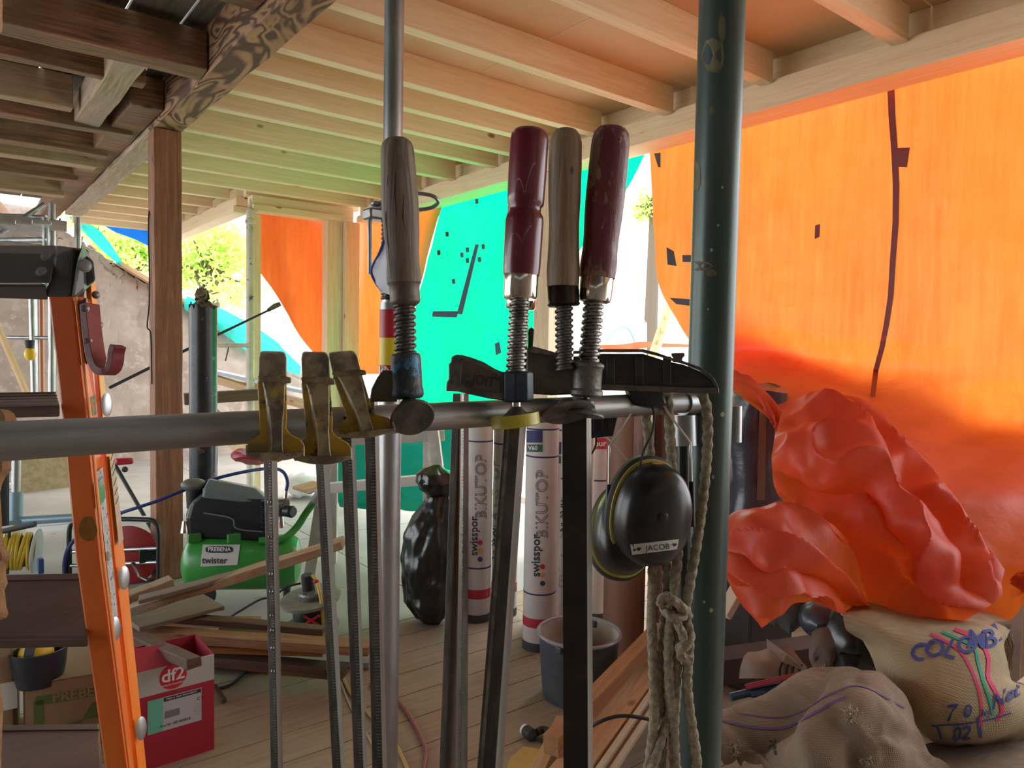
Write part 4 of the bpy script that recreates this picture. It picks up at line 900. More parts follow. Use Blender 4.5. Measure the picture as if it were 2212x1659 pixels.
# front rail: web facing the camera, flange turned to the right
raill('rail', [(640, 103, 158, 186, 0, 0, .04), (900, 133, 187, 212, 0, 0, .04), (1200, 161, 215, 240, 0, 0, .04), (1659, 226, 275, 292, 0, 0, .035), (1800, 246, 292, 309, 0, 0, .035)], oraD)
raill('rail_lip', [(640, 158, 163, 170, -.004, -.006, 0), (900, 187, 193, 200, -.004, -.006, 0), (1200, 215, 221, 228, -.004, -.006, 0), (1659, 275, 280, 286, -.004, -.006, 0), (1800, 292, 297, 302, -.004, -.006, 0)], ora)
raill('rear_rail', [(600, 184, 197, 206, .05, .045, .09), (640, 186, 198, 209, .05, .045, .09), (900, 207, 222, 234, .05, .045, .09), (1200, 232, 248, 271, .05, .045, .09), (1659, 279, 299, 318, .05, .045, .085), (1800, 296, 315, 336, .05, .045, .085)], ora)
capM = mat('cap_plastic', (.085, .088, .092), .33, 0, (.11, .11, .11), 6, bmp=.06)
treadM = mat('brown_tread', (.105, .06, .048), .42, .2, (.17, .11, .09), 5, (.15, 1, 1), c3=(.34, .27, .22), s3=45, t3=.68, bmp=.1)
def box8(n_, pts, mt, bev=.004, par=lad): 
    return obj(n_, MB().hexa([V(p) for p in pts]), mt, par, smooth=False, bev=bev)
box8('top_cap', [rq(96, 642, 0), rq(152, 655, 0), rq(183, 652, .06), rq(110, 612, .10), rq(118, 552, .02), rq(160, 532, .02), rq(196, 540, .08), rq(120, 528, .12)], capM, .006)
box8('cap_end', [rq(152, 655, -.002), rq(182, 630, .02), rq(206, 612, .06), rq(160, 620, .1), rq(168, 558, .0), rq(178, 534, .02), rq(203, 565, .06), rq(170, 540, .1)], capM, .006)
box8('cap_lug', [rq(184, 622, .03), rq(207, 606, .03), rq(207, 606, .07), rq(184, 618, .07), rq(188, 552, .03), rq(203, 566, .03), rq(203, 566, .07), rq(188, 550, .07)], capM, .004)
box8('top_step', [rq(-60, 612, -.01), rq(110, 612, -.01), rq(110, 575, .16), rq(-60, 575, .16), rq(-60, 545, .03), rq(122, 548, .03), rq(122, 530, .16), rq(-60, 530, .16)], capM, .003)
box8('top_step_edge', [rq(-60, 642, 0), rq(104, 648, 0), rq(104, 640, .05), rq(-60, 640, .05), rq(-60, 616, 0), rq(98, 616, 0), rq(98, 612, .05), rq(-60, 612, .05)], mat('cap_brown', (.15, .115, .10), .35, .2), .003)
for i in range(4): 
    y = 556+i*12; obj('grip_rib', MB().hexa([rq(-60, y+3, .024-.008*i), rq(88, y+3, .024-.008*i), rq(88, y+3, .04), rq(-60, y+3, .04), rq(-60, y, .026-.008*i), rq(88, y, .026-.008*i), rq(88, y, .04), rq(-60, y, .04)]), capM, lad, smooth=False, bev=.0008)
def screw(x, y, o, r, par, mt=None, dx=0, dy=0):
    zz = (-_f+CR*dx+CU*dy).normalized(); k = kl
    f = MB().lathe(rq(x, y, o), rq(x, y, o)+zz*.005, [(0, r*k*1.2), (.2, r*k*1.2), (.25, r*k), (.8, r*k*.95), (1, r*k*.6)], 16)
    obj('screw', f, mt or steel, par)
for x, y in ((100, 553), (90, 587)): screw(x, y, -.004+ (.012 if y < 570 else 0), 10, lad, mat('cap_screw', (.28, .28, .28), .35, .5), 0, .5)
screw(183, 574, .0, 12, lad, mat('cap_screw', (0, 0, 0)), .8, 0)
for x, y in ((207, 637), (214, 702)): screw(x, y, .03, 7.5, lad, steel, 1.1, 0)
# dark red hook
hookM = mat('hook_plastic', (.13, .008, .022), .35, 0, (.19, .03, .045), 9, coat=.2)
hk = MB(); hp = [(178, 655, 0), (184, 720, -.006), (192, 770, -.010), (203, 796, -.014), (218, 802, -.018), (230, 797, -.02), (236, 780, -.022), (238, 760, -.024), (242, 746, -.026)]
c = catmull([rq(x, y, o-.012) for x, y, o in hp], 5); wv = (CR*.25+_f).normalized(); rg = []
for i, p in enumerate(c):
    t = (c[min(i+1, len(c)-1)]-c[max(i-1, 0)]).normalized(); n = t.cross(wv).normalized(); th = .0055 if i > 22 else .0065
    hw = .030 if i < 12 else .026
    rg.append([p-n*th, p+n*th, p+n*th+wv*hw, p-n*th+wv*hw])
obj('hook', hk.loft(rg), hookM, lad, smooth=False, bev=.002, label='dark red plastic hook')
box8('hook_plate', [rq(180, 790, .0), rq(196, 780, .0), rq(200, 780, .03), rq(184, 790, .03), rq(163, 655, -.004), rq(186, 642, -.004), rq(190, 642, .03), rq(170, 655, .03)], hookM, .003)
for x, y in ((184, 666), (191, 737)): screw(x, y, -.016, 7, lad, steel, .9, 0)
# treads
def tread(y0, y1, yl, x1):
    # y0 back edge, y1 front edge, yl bottom of the lip
    box8('tread', [rq(-70, yl-12, -.02), rq(x1, yl-16, -.02), rq(x1-6, y0+14, .17), rq(-70, y0+16, .17), rq(-70, y1, -.02), rq(x1, y1-4, -.02), rq(x1-8, y0, .17), rq(-70, y0+4, .17)], treadM, .003)
    box8('tread_lip', [rq(-70, yl, -.026), rq(x1, yl-5, -.026), rq(x1, yl-5, -.01), rq(-70, yl, -.01), rq(-70, y1+4, -.026), rq(x1, y1, -.026), rq(x1, y1, -.01), rq(-70, y1+4, -.01)], treadM, .003)
    for i in range(5):
        t = .12+i*.2; yy = y0+(y1-y0)*t; oo = .17-.19*t
        box8('tread_rib', [rq(-70, yy+1.5, oo-.002), rq(x1-8+8*t, yy-1.5, oo-.002), rq(x1-8+8*t, yy-1.5, oo+.004), rq(-70, yy+1.5, oo+.004), rq(-70, yy-1, oo-.002), rq(x1-8+8*t, yy-4, oo-.002), rq(x1-8+8*t, yy-4, oo+.004), rq(-70, yy-1, oo+.004)], treadM, .0008)
tread(846, 880, 905, 129); tread(1237, 1378, 1402, 190); tread(1562, 1700, 1740, 222)
# rail stickers
brl = [o for o in lad.children if o.name.startswith('rail')]
def quadsheet(name, q, mt, o, n=(2, 8), label=None):
    tl, tr, br, bl = [rq(*p, o_) for p, o_ in q]; return obj(name, MB().grid(lambda u, v: tl.lerp(tr, u).lerp(bl.lerp(br, u), v), *n), mt, lad, label=label)
stk = mat('sticker', (.52, .55, .55), .5, 0, (.45, .46, .40), 60, lo=.4, hi=.6, c3=(.10, .11, .16), s3=140, t3=.55)
quadsheet('warning_sticker', [((209, 1020), .006), ((222, 1008), .030), ((255, 1330), .030), ((245, 1346), .006)], stk, -.004, label='long worn instruction sticker on the rail')
quadsheet('green_sticker', [((210, 1045), .001), ((223, 1028), .025), ((228, 1074), .025), ((214, 1100), .001)], mat('green_label', (.06, .30, .09), .5, c2=(.35, .40, .33), scale=50, lo=.5, hi=.62), 0)
tl_ = text_mb('ROLL', 8, True)
obj('lettering', MB().add([rq(216+v.x*.5, 1034-v.x*.8-v.y*.9, .009+v.x*.001) for v in tl_.v], tl_.f), mat('blue_ink', (.02, .10, .5), .5), lad, smooth=False)
quadsheet('side_sticker', [((236, 985), .046), ((246, 985), .076), ((267, 1165), .078), ((257, 1178), .050)], mat('peach_label', (.60, .42, .30), .5, c2=(.55, .35, .25), scale=30), 0)
for i, y in enumerate((996, 1014, 1028, 1050, 1070, 1090)):
    p = [rq(238+i*2.2, y, .044), rq(239.5+i*2.2, y, .044), rq(246+i*2.2, y-22+i, .07), rq(244.5+i*2.2, y-22+i, .07)]
    obj('ink_stroke', MB().add(p, [(0, 1, 2, 3)]), ink, lad, smooth=False)
quadsheet('round_label', [((194, 858), .004), ((205, 853), .02), ((208, 895), .02), ((197, 900), .004)], mat('worn_green_label', (.10, .22, .12), .5, c2=(.4, .25, .1), scale=70, lo=.5, hi=.6), 0)
olv = mat('yellow_stain', (.32, .13, .01), .4, c2=(.24, .09, .01), scale=60)
obj('stain', MB().add([rq(190+20*math.cos(a)*(1+.08*math.sin(3*a)), 1142+27*math.sin(a), -.0012) for a in [2*math.pi*k/26 for k in range(26)]], [tuple(range(26))]), olv, lad, smooth=False)
obj('mortar_lump', MB().sphere(rq(234, 1202, .012), (.006, .006, .009), 8, rag(.004)), grit, lad)
for x, y, o in ((229, 874, .05), (267, 1248, .06), (247, 1358, .022), (304, 1573, .06)):
    zz = (CR*.8-_f*.5).normalized(); M = frame(rq(x, y, o-.008), zz, (0, 0, 1)); pts = []
    for a_ in (1.0, .7):
        pts.append([M @ V((.021*a_*math.cos(2*math.pi*k/20), .010*a_*math.sin(2*math.pi*k/20), .002 if a_ == 1 else .0035)) for k in range(20)])
    obj('rivet_plate', MB().loft(pts), alu, lad)
# rough broken stone at the very left, close to the camera
tuff = mat('rough_tuff', (.58, .36, .19), .9, c2=(.44, .26, .13), scale=60, c3=(.10, .05, .03), s3=190, t3=.66, bmp=.9, bscale=300)
def stone(name, ys, d, label):
    rs = []
    for i, (y, x) in enumerate(ys):
        rs.append([P(-160, y, d), P(x*.6-10, y, d-.006), P(x, y, d+.006), P(x-3, y, d+.04), P(-160, y, d+.05)])
    return obj(name, MB().loft(rs), tuff, smooth=False, label=label, cat='stone')
random.seed(3)
ys = [(884, 6), (886, 20), (893, 30), (905, 36), (925, 36), (960, 34), (1000, 24), (1015, 25), (1030, 12), (1045, 5), (1065, 0), (1090, 2), (1120, 4), (1145, 4), (1160, 7), (1180, 10), (1200, 24), (1208, 22), (1220, 12), (1240, 13), (1260, 17), (1275, 10), (1290, 12), (1310, 14), (1325, 18), (1333, 15), (1339, 4)]
stone('broken_stone', ys, .62, 'rough tan broken stone edge at the far left beside the ladder treads')
stone('broken_stone', [(-20, 3), (10, 6), (35, 5), (55, 6), (68, 4), (72, 1)], .62, 'small tan stone edge in the top left corner')
stone('broken_stone', [(1475, 1), (1500, 4), (1530, 7), (1550, 6), (1575, 5), (1610, 4), (1640, 3), (1700, 2)], .62, 'thin pinkish stone edge in the bottom left corner')
# ================================================================ things on the floor
def floor_d(x, y): return dep(on(x, y, 2, 0))
def disc_frame(c, z, x=None): return frame(c, z, x)
# --- compressor
g0 = on(460, 1305, 2, 0); dC = dep(g0)-.02; kC = dC/FPX
cpr = thing('air_compressor', 'green air compressor with a black motor cover on the pale floor', 'compressor', g0)
q = lambda x, y, o=0: P(x, y, dC+o)
grn = mat('compressor_green', (.03, .24, .035), .35, 0, (.022, .19, .03), 4, coat=.2)
ax0, ax1 = q(395, 1212, 0), q(652, 1212, .12)
obj('tank', MB().lathe(ax0, ax1, [(0, 5*kC), (.01, 30*kC), (.05, 52*kC), (.1, 60*kC), (.9, 60*kC), (.96, 50*kC), (.99, 28*kC), (1, 5*kC)], 36), grn, cpr)
obj('motor_cover', MB().loft([[q(405, 1165, -.06), q(585, 1172, .0), q(585, 1160, .24), q(405, 1150, .18)], [q(402, 1120, -.08), q(592, 1130, -.02), q(592, 1120, .26), q(402, 1110, .2)],
    [q(410, 1090, -.08), q(590, 1095, -.02), q(590, 1085, .26), q(412, 1080, .2)], [q(440, 1062, -.06), q(572, 1074, .0), q(572, 1068, .22), q(440, 1056, .18)]]), mat('cover_black', (.010, .013, .017), .4), cpr, smooth=False, bev=.02)
obj('cover_top', MB().loft([[q(436, 1076, -.075), q(580, 1092, -.01), q(580, 1080, .24), q(436, 1066, .2)], [q(440, 1056, -.07), q(572, 1074, .0), q(572, 1066, .23), q(440, 1048, .2)], [q(452, 1035, -.03), q(552, 1054, .03), q(552, 1050, .18), q(452, 1032, .14)]]), mat('cover_grey', (.12, .15, .16), .45), cpr, smooth=False, bev=.012)
obj('filter_head', MB().sphere(q(418, 1047, .02), (26*kC, 26*kC, 14*kC), 10), mat('filter_grey', (.11, .11, .10), .5), cpr)
obj('filter_neck', MB().tube([q(420, 1052, .02), q(416, 1098, .02)], [18*kC, 12*kC], 16), blackM, cpr)
for i in range(7): obj('cooling_rib', MB().box(q(576, 1082+i*11, -.02), (.06, .03, .008)), black, cpr, bev=.002)
obj('cover_trim', MB().tube(catmull([q(440, 1108, -.088), q(500, 1120, -.075), q(512, 1142, -.07), q(580, 1150, -.03)], 5), .004, 8), mat('cover_grey', (0, 0, 0)), cpr)
for x in (420, 505): obj('bracket', MB().box(q(x, 1162, -.08), (.07, .03, .05)), grn, cpr, bev=.004)
lb = [q(434, 1180, -.155), q(518, 1175, -.122), q(514, 1218, -.165), q(432, 1224, -.19)]
btk = bvh_of(MB().lathe(ax0, ax1, [(0, 5*kC), (.05, 52*kC), (.1, 60.5*kC), (.9, 60.5*kC), (1, 20*kC)], 60))
paste('maker_label', btk, [(438, 1177), (519, 1177), (513, 1220), (433, 1224)], mat('label_grey', (.50, .52, .52), .5), cpr, .003, (8, 5), label='white maker label')
oval = MB(); oval.v = [V((33*math.copysign(abs(math.cos(a))**.5, math.cos(a)), 7*math.copysign(abs(math.sin(a))**.6, math.sin(a)), 0)) for a in [2*math.pi*k/30 for k in range(30)]]; oval.f = [tuple(range(30))]
paste_mb('label_oval', btk, oval, (474, 1188), (.9, 0), (0, -1), ink, cpr, .005)
paste_mb('lettering', btk, text_mb('PREBENA', 12, True), (474, 1188), (1.0, 0), (0, -1), white, cpr, .007)
paste_mb('lettering', btk, text_mb('twister', 19, True), (464, 1211), (1, 0), (0, -1), ink, cpr, .005)
obj('carry_handle', MB().tube(catmull([q(560, 1168, -.02), q(610, 1164, .0), q(640, 1140, .05), (q(660, 1110, .08)), q(684, 1076, .1)], 6), 8*kC, 14), grn, cpr)
obj('grip', MB().tube([q(678, 1086, .1), q(690, 1066, .1)], 10*kC, 14), mat('grip_grey', (.25, .26, .28), .5), cpr)
obj('regulator', MB().box(q(610, 1095, .0), (.07, .06, .10)), castG, cpr, bev=.006)
obj('gauge', MB().lathe(q(618, 1104, -.02), q(634, 1106, -.05), [(0, 12*kC), (.8, 13*kC), (1, 10*kC)], 20), black, cpr)
obj('valve', MB().tube([q(606, 1110, 0), q(608, 1140, 0)], 5*kC, 10), chrome, cpr)
obj('hose_coupling', MB().tube([q(616, 1078, 0), q(618, 1060, 0)], 4.5*kC, 10), chrome, cpr)
for x, y, r in ((440, 1284, 24),):
    c_ = q(x, y, -.10); obj('wheel', MB().lathe(c_-V((0, 0, 0)), c_+(-_f)*.05+CR*.01, [(0, r*kC), (.15, (r+2)*kC), (.85, (r+2)*kC), (1, (r-2)*kC), (1, 8*kC), (.9, 8*kC), (.9, .001)], 28), blackM, cpr)
    obj('hub', MB().sphere(c_+(-_f)*.052+CR*.01, (6*kC,)*3, 6), white, cpr)
obj('foot', MB().tube([q(620, 1262, .08), q(620, 1288, .08)], 8*kC, 12), blackM, cpr)
obj('drain_valve', MB().tube([q(400, 1150, -.05), q(400, 1125, -.05)], [10*kC, 6*kC], 12), chrome, cpr)
hs = thing('air_hose', 'dark blue air hose arching from the compressor to the left', 'hose', q(600, 1020))
hosB = mat('blue_hose', (.012, .03, .16), .4)
obj('hose', MB().tube(catmull([q(618, 1062, 0), q(621, 1040, 0), q(612, 1020, 0), q(590, 1012, .05), q(545, 1016, .1), q(480, 1030, .1), q(430, 1046, .08), q(390, 1062, .05), q(340, 1082, 0), q(292, 1098, -.02), q(262, 1108, -.02), q(236, 1122, -.02)], 6), 3.6*kC, 10), hosB, hs)
# --- red hose reel
r0 = on(300, 1262, 2, 0); dR_ = dep(r0); kr = dR_/FPX
hr = thing('hose_reel', 'red hose reel in a black tube frame behind the orange ladder', 'reel', r0)
qr = lambda x, y, o=0: P(x, y, dR_+o)
redR = mat('reel_red', (.26, .008, .012), .4)
zc = (-_f+CR*.1).normalized()
def rdisc(name, x, y, o, r, th, mt, par, n=36): c_ = qr(x, y, o); return obj(name, MB().lathe(c_, c_+zc*th, [(0, r*kr), (.1, (r+1)*kr), (.9, (r+1)*kr), (1, r*kr)], n), mt, par, bev=.002)
rdisc('reel_side', 282, 1198, .12, 62, .012, redR, hr); rdisc('reel_side', 278, 1198, .0, 62, .012, redR, hr)
rdisc('drum', 280, 1198, .11, 34, .11, redR, hr)
for o in (-.03, .17):
    obj('frame', MB().tube(catmull([qr(150, 1260, o), qr(150, 1200, o), qr(150, 1145, o), qr(160, 1128, o), qr(200, 1122, o), qr(310, 1122, o), qr(334, 1128, o), qr(342, 1148, o), qr(342, 1210, o), qr(342, 1262, o)], 4), 5*kr, 12), black, hr)
for y in (1192, 1222): obj('cross_bar', MB().tube([qr(150, y, -.03), qr(342, y-8, -.03)], 4*kr, 10), alu, hr)
obj('cross_plate', MB().box(qr(320, 1200, -.025), (.10, .02, .08)), black, hr, bev=.004)
obj('crank', MB().tube([qr(285, 1215, -.05), qr(300, 1245, -.05), qr(318, 1254, -.06)], 3*kr, 8), steel, hr)
obj('hose_end', MB().tube(catmull([qr(168, 1160, -.03), qr(150, 1180, -.05), qr(140, 1215, -.05), qr(140, 1250, -.05)], 5), 4.5*kr, 10), hosB, hr)
# --- yellow cable reel
y0 = on(50, 1240, 2, 0); dY = dep(y0)-.3; ky = dY/FPX
cr_ = thing('cable_reel', 'reel wound with yellow cable at the left behind the ladder treads', 'reel', P(50, 1240, dY))
qy = lambda x, y, o=0: P(x, y, dY+o)
ycab = mat('yellow_cable', (.50, .34, .02), .5)
obj('flange', MB().lathe(qy(76, 1190, .085), qy(82, 1190, .09), [(0, 46*ky), (.3, 48*ky), (.8, 48*ky), (1, 44*ky)], 36), mat('flange_grey', (.36, .42, .45), .4), cr_)
obj('drum', MB().lathe(qy(0, 1190, .0), qy(78, 1190, .085), [(0, 34*ky), (1, 34*ky)], 30), mat('drum_dark', (.10, .07, .01), .6), cr_)
for i in range(9):
    x = 6+i*8.2; c_ = qy(x, 1190, .0011*x); u_ = (qy(78, 1190, .085)-qy(0, 1190, .0)).normalized(); u_ = (u_+V((0, 0, random.uniform(-.16, .16)))).normalized(); p_ = u_.orthogonal().normalized(); w_ = u_.cross(p_)
    obj('cable_turn', MB().tube([c_+(p_*math.cos(a)+w_*math.sin(a))*38*ky for a in [2*math.pi*k/28 for k in range(29)]], 4.2*ky, 8), ycab, cr_)
obj('flange_socket', MB().box(qy(88, 1222, -.05), (.03, .05, .09)), mat('socket_blue', (.02, .06, .2), .4), cr_, bev=.006)
obj('carry_handle', MB().tube([qy(4, 1148, -.05), qy(76, 1132, -.05)], 6*ky, 12), blackM, cr_)
obj('frame_foot', MB().tube([qy(20, 1150, -.03), qy(16, 1240, -.03)], 3*ky, 8), black, cr_)
# --- cartons
def carton(name, label, fl_, fr, h, depth, mt, dirn=None):
    """front bottom left / right floor points, height, depth away"""
    a, b_ = V(fl_), V(fr); x = (b_-a); w_ = x.length; x = x.normalized(); yv = V((-x.y, x.x, 0)); 
    if yv.dot(_f) < 0: yv = -yv
    M = MX((x, yv, V((0, 0, 1)))).transposed().to_4x4(); M.translation = a
    t = thing(name, label, 'box', M=M)
    return t, M, w_
bfl, bfr = on(268, 1680, 2, 0), on(463, 1618, 2, 0)
xh = P(458, 1409, dep(bfr)).z
t, M, w_ = carton('carton', 'red and white printed carton on the floor right of the ladder', bfl, bfr, xh, .3, None)
redC = mat('carton_red', (.42, .018, .045), .65, c2=(.36, .014, .04), scale=4); whC = mat('carton_white', (.50, .49, .46), .7)
H_ = xh; z1 = H_*.74
L3 = lambda c, d: MB(M).box(c, d)
obj('side_panel', L3((w_/2, .003, z1/2), (w_, .006, z1)), redC, t, smooth=False)
obj('side_panel', L3((w_/2, .0025, (z1+H_)/2), (w_, .006, H_-z1)), whC, t, smooth=False, label='white upper band of the front')
obj('side_panel', L3((.003, .12, H_/2), (.006, .23, H_)), redC, t, smooth=False); obj('side_panel', L3((w_-.003, .12, H_/2), (.006, .23, H_)), redC, t, smooth=False)
obj('side_panel', L3((w_/2, .235, H_/2), (w_, .006, H_)), redC, t, smooth=False); obj('bottom', L3((w_/2, .12, .003), (w_, .23, .006)), redC, t, smooth=False)
obj('flap', MB(M).add([(0, .0, H_), (w_*.52, 0, H_), (w_*.5, .12, H_+.03), (.01, .12, H_+.045)], [(0, 1, 2, 3)]), redC, t, smooth=False, solid=.004)
F0 = lambda b, cx, cz, off=.0012: MB(M).add([V((cx+v.x, -off, cz+v.y)) for v in b.v], b.f)
obj('round_logo', F0(disc(.046), w_*.53, z1+.050), mat('logo_red', (.55, .02, .03), .6), t, smooth=False)
obj('lettering', F0(text_mb('df2', .062, True), w_*.53, z1+.054, .0022), white, t, smooth=False)
obj('lettering', F0(text_mb('PREMIUM DOWNSPOT', .0075, True), w_*.53, z1+.022, .0022), white, t, smooth=False)
lw, lh = w_*.60, H_*.34; lx, lz = w_*.55, H_*.52
obj('paper_label', F0(rect(lw, lh), lx, lz), mat('paper', (.50, .51, .54), .6), t, smooth=False, label='white shipping label')
obj('label_stripe', F0(rect(.05, lh), lx-lw/2+.025, lz, .0016), mat('mint', (.16, .52, .40), .6), t, smooth=False)
obj('label_bar', F0(rect(lw-.054, .014), lx+.025, lz+lh/2-.010, .0018), ink, t, smooth=False)
obj('lettering', F0(text_mb('TWIN & TRAP DOWNSPOT', .0085, True), lx+.022, lz+lh/2-.010, .0024), white, t, smooth=False)
obj('label_block', F0(rect(.05, .026), lx-.01, lz-.005, .0018), mat('grey_print', (.2, .2, .22), .6), t, smooth=False)
obj('lettering', F0(text_mb('C E', .016, True), lx+.085, lz+.022, .0018), ink, t, smooth=False)
obj('lettering', F0(text_mb('Art-Nr. df2 000018', .013, True), lx, lz-.042, .0018), ink, t, smooth=False)
for i in range(5): obj('lettering', F0(text_mb('montage set', .0055), lx+.075, lz+.004-.009*i, .0018), mat('grey_print', (0, 0, 0)), t, smooth=False)
cfl, cfr = on(52, 1640, 2, 0)*1, on(250, 1600, 2, 0)
cfl.z = 0; cfr.z = 0
hC = P(54, 1478, dep(cfl)).z
t, M, w2 = carton('carton', 'brown carton with a green printed frame under the ladder treads', cfl, cfr, hC, .3, None)
kraft = mat('kraft', (.34, .24, .14), .8, c2=(.30, .205, .12), scale=6); grp = mat('green_print', (.12, .17, .045), .8)
for c_, d_ in (((w2/2, .003, hC/2), (w2, .006, hC)), ((.003, .16, hC/2), (.006, .32, hC)), ((w2-.003, .16, hC/2), (.006, .32, hC)), ((w2/2, .32, hC/2), (w2, .006, hC))): obj('side_panel', MB(M).box(c_, d_), kraft, t, smooth=False)
obj('top', MB(M).box((w2/2, .16, hC), (w2, .32, .006)), kraft, t, smooth=False)
F1 = lambda b, cx, cz, off=.0012: MB(M).add([V((cx+v.x, -off, cz+v.y)) for v in b.v], b.f)
obj('print_band', F1(rect(w2*.86, .035), w2*.56, hC*.76), grp, t, smooth=False); obj('print_band', F1(rect(.03, hC*.7), w2*.16, hC*.42), grp, t, smooth=False)
obj('lettering', F1(text_mb('PREBENA', .05, True), w2*.66, hC*.765, .002), kraft, t, smooth=False)
for cx, cz in ((.45, .25), (.8, .5)): obj('print_leaf', F1(MB().add([(-.05, -.03, 0), (.01, -.03, 0), (.05, .0, 0), (.05, .04, 0), (-.02, .03, 0)], [(0, 1, 2, 3, 4)]), w2*cx, hC*cz, .0014), grp, t, smooth=False)
a_, b2_ = on(-60, 1650, 2, 0), on(30, 1630, 2, 0); a_.z = b2_.z = 0
t, M, w3 = carton('carton', 'plain brown carton with a white sticker at the far left bottom', a_, b2_, .42, .3, None)
for c_, d_ in (((w3/2, .003, .2), (w3, .006, .40)), ((w3-.003, .15, .2), (.006, .3, .40)), ((.003, .15, .2), (.006, .3, .40)), ((w3/2, .3, .2), (w3, .006, .4)), ((w3/2, .15, .4), (w3, .3, .006))): obj('side_panel', MB(M).box(c_, d_), kraft, t, smooth=False)
obj('sticker', MB(M).box((w3*.9, -.001, .22), (.05, .001, .10)), white, t, smooth=False)
# black bucket with a yellow and black ball
dB_ = dep(cfl)+.06; q2 = lambda x, y, o=0: P(x, y, dB_+o); kb = dB_/FPX
bb_ = thing('bucket', 'small black bucket standing on the brown carton under the ladder tread', 'bucket', q2(84, 1478))
obj('body', MB().lathe(q2(86, 1476), q2(84, 1402), [(0, .001), (0, 42*kb), (.5, 50*kb), (1, 54*kb), (1, 50*kb), (.1, 40*kb)], 32), mat('bucket_black', (.016, .022, .032), .4), bb_, sharp=40)
yb_ = thing('ball', 'yellow and black striped ball inside the small black bucket', 'ball', q2(84, 1410))
bm_y = mat('ball_yellow', (.70, .44, .02), .5)
sph = MB().sphere(q2(78, 1412), 34*kb, 12); obj('ball_shell', sph, bm_y, yb_)
obj('black_stripe', MB().loft([[q2(78, 1412)+(V((math.cos(a)*.2, 0, 0))+CR*0+( -_f*math.cos(a)+V((0, 0, 1))*math.sin(a))*1).normalized()*34.6*kb+CR*s_*kb for s_ in (-11, 11)] for a in [2*math.pi*k/24 for k in range(25)]], cap=False, closed=False), ink, yb_)
# --- planks in the pile
random.seed(11)
pile = [ # x0,y0,h0, x1,y1,h1 (pixels, metres above the floor), width, thick, material, label
 ((278, 1318, .34), (742, 1172, .62), .11, .035, 'tan', 'long orange-brown batten leaning up over the compressor tank'),
 ((270, 1296, .36), (372, 1258, .40), .08, .05, 'tan', 'short sawn batten with a pale end grain, on the plank pile'),
 ((280, 1345, .26), (462, 1300, .26), .22, .02, 'grey', 'grey-brown thin board lying across the plank pile'),
 ((284, 1366, .20), (800, 1400, .16), .09, .04, 'tan', 'uppermost tan plank running right from the ladder in the pile'),
 ((284, 1340, .14), (560, 1345, .10), .10, .03, 'tan', 'rear tan plank of the pile in front of the compressor'),
 ((286, 1392, .145), (700, 1404, .115), .08, .03, 'org', 'orange plank with nails under the tan one in the pile'),
 ((284, 1400, .03), (800, 1432, .0), .07, .03, 'bluegrey', 'bluish grey plank lowest on the right of the pile'),
 ((284, 1404, .08), (745, 1452, .06), .08, .045, 'dark', 'long dark brown plank at the front of the pile'),
 ((290, 1378, .30), (420, 1432, .39), .05, .035, 'dark', 'short dark batten resting on the red and white carton'),
 ((284, 1420, .02), (690, 1436, .0), .08, .03, 'dark', 'very dark plank lying lowest under the pile'),
 ((330, 1330, .24), (700, 1362, .19), .06, .03, 'dark', 'thin dark lath between the tan planks of the pile'),
 ((300, 1296, .42), (560, 1228, .50), .07, .02, 'grey', 'grey lath leaning beside the long batten over the pile'),
 ((470, 1370, .16), (610, 1382, .12), .06, .05, 'dark', 'dark stub between the planks of the pile')]
pm = {'tan': wood('pile_tan', (.36, .185, .08), (.20, .095, .045), 'Z', knot=(.08, .04, .02), stain=(.30, .22, .16)), 'org': wood('pile_orange', (.42, .17, .05), (.25, .09, .03), 'Z', knot=(.08, .04, .02)),
      'dark': wood('pile_dark', (.13, .065, .04), (.07, .035, .02), 'Z', knot=(.03, .02, .01)), 'grey': wood('pile_grey', (.20, .145, .105), (.15, .105, .075), 'Z', knot=None), 'bluegrey': wood('pile_bluegrey', (.30, .30, .32), (.2, .2, .22), 'Z', knot=None)}
for (x0, y0_, h0), (x1, y1_, h1), w_, th, mt, lab in pile:
    plank('plank', on(x0, y0_, 2, h0+.02), on(x1, y1_, 2, h1+.02), w_, th, pm[mt], label=lab, cat='plank', jit=.002)
# --- floor motor / vibrating unit with two round plates
m0 = on(676, 1362, 2, 0); dm = dep(m0); km = dm/FPX
fm = thing('floor_motor', 'round two-plate motor unit with a yellow hose on the floor behind the planks', 'machine', m0)
qm = lambda x, y, o=0: P(x, y, dm+o)
tilt = (V((0, 0, 1))-_f*.12-CR*.1).normalized(); pg_ = mat('plate_greyed', (.30, .28, .22), .5, .4, (.22, .22, .2), 20)
def mdisc(name, x, y, o, r, h, mt): c_ = qm(x, y, o); return obj(name, MB().lathe(c_, c_+tilt*h, [(0, r*km*.96), (.2, r*km), (.8, r*km), (1, r*km*.9)], 40), mt, fm)
mdisc('lower_plate', 670, 1358, 0, 62, .02, mat('plate_blue', (.12, .16, .16), .4, .3)); mdisc('motor_body', 680, 1352, 0, 42, .12, black); mdisc('upper_plate', 672, 1297, 0, 64, .025, pg_)
mdisc('bowl', 680, 1292, 0, 34, .05, castG); mdisc('spindle_post', 668, 1280, 0, 13, .10, blackM)
for x in (648, 718): obj('leg', MB().tube([qm(x, 1376, -.05), qm(x, 1312, -.05)], 7*km, 14), black, fm)
obj('belt', MB().tube([qm(656, 1330, -.14), qm(690, 1352, -.14)], 3*km, 8), redB, fm); obj('belt', MB().tube([qm(656, 1350, -.14), qm(690, 1330, -.14)], 3*km, 8), redB, fm)
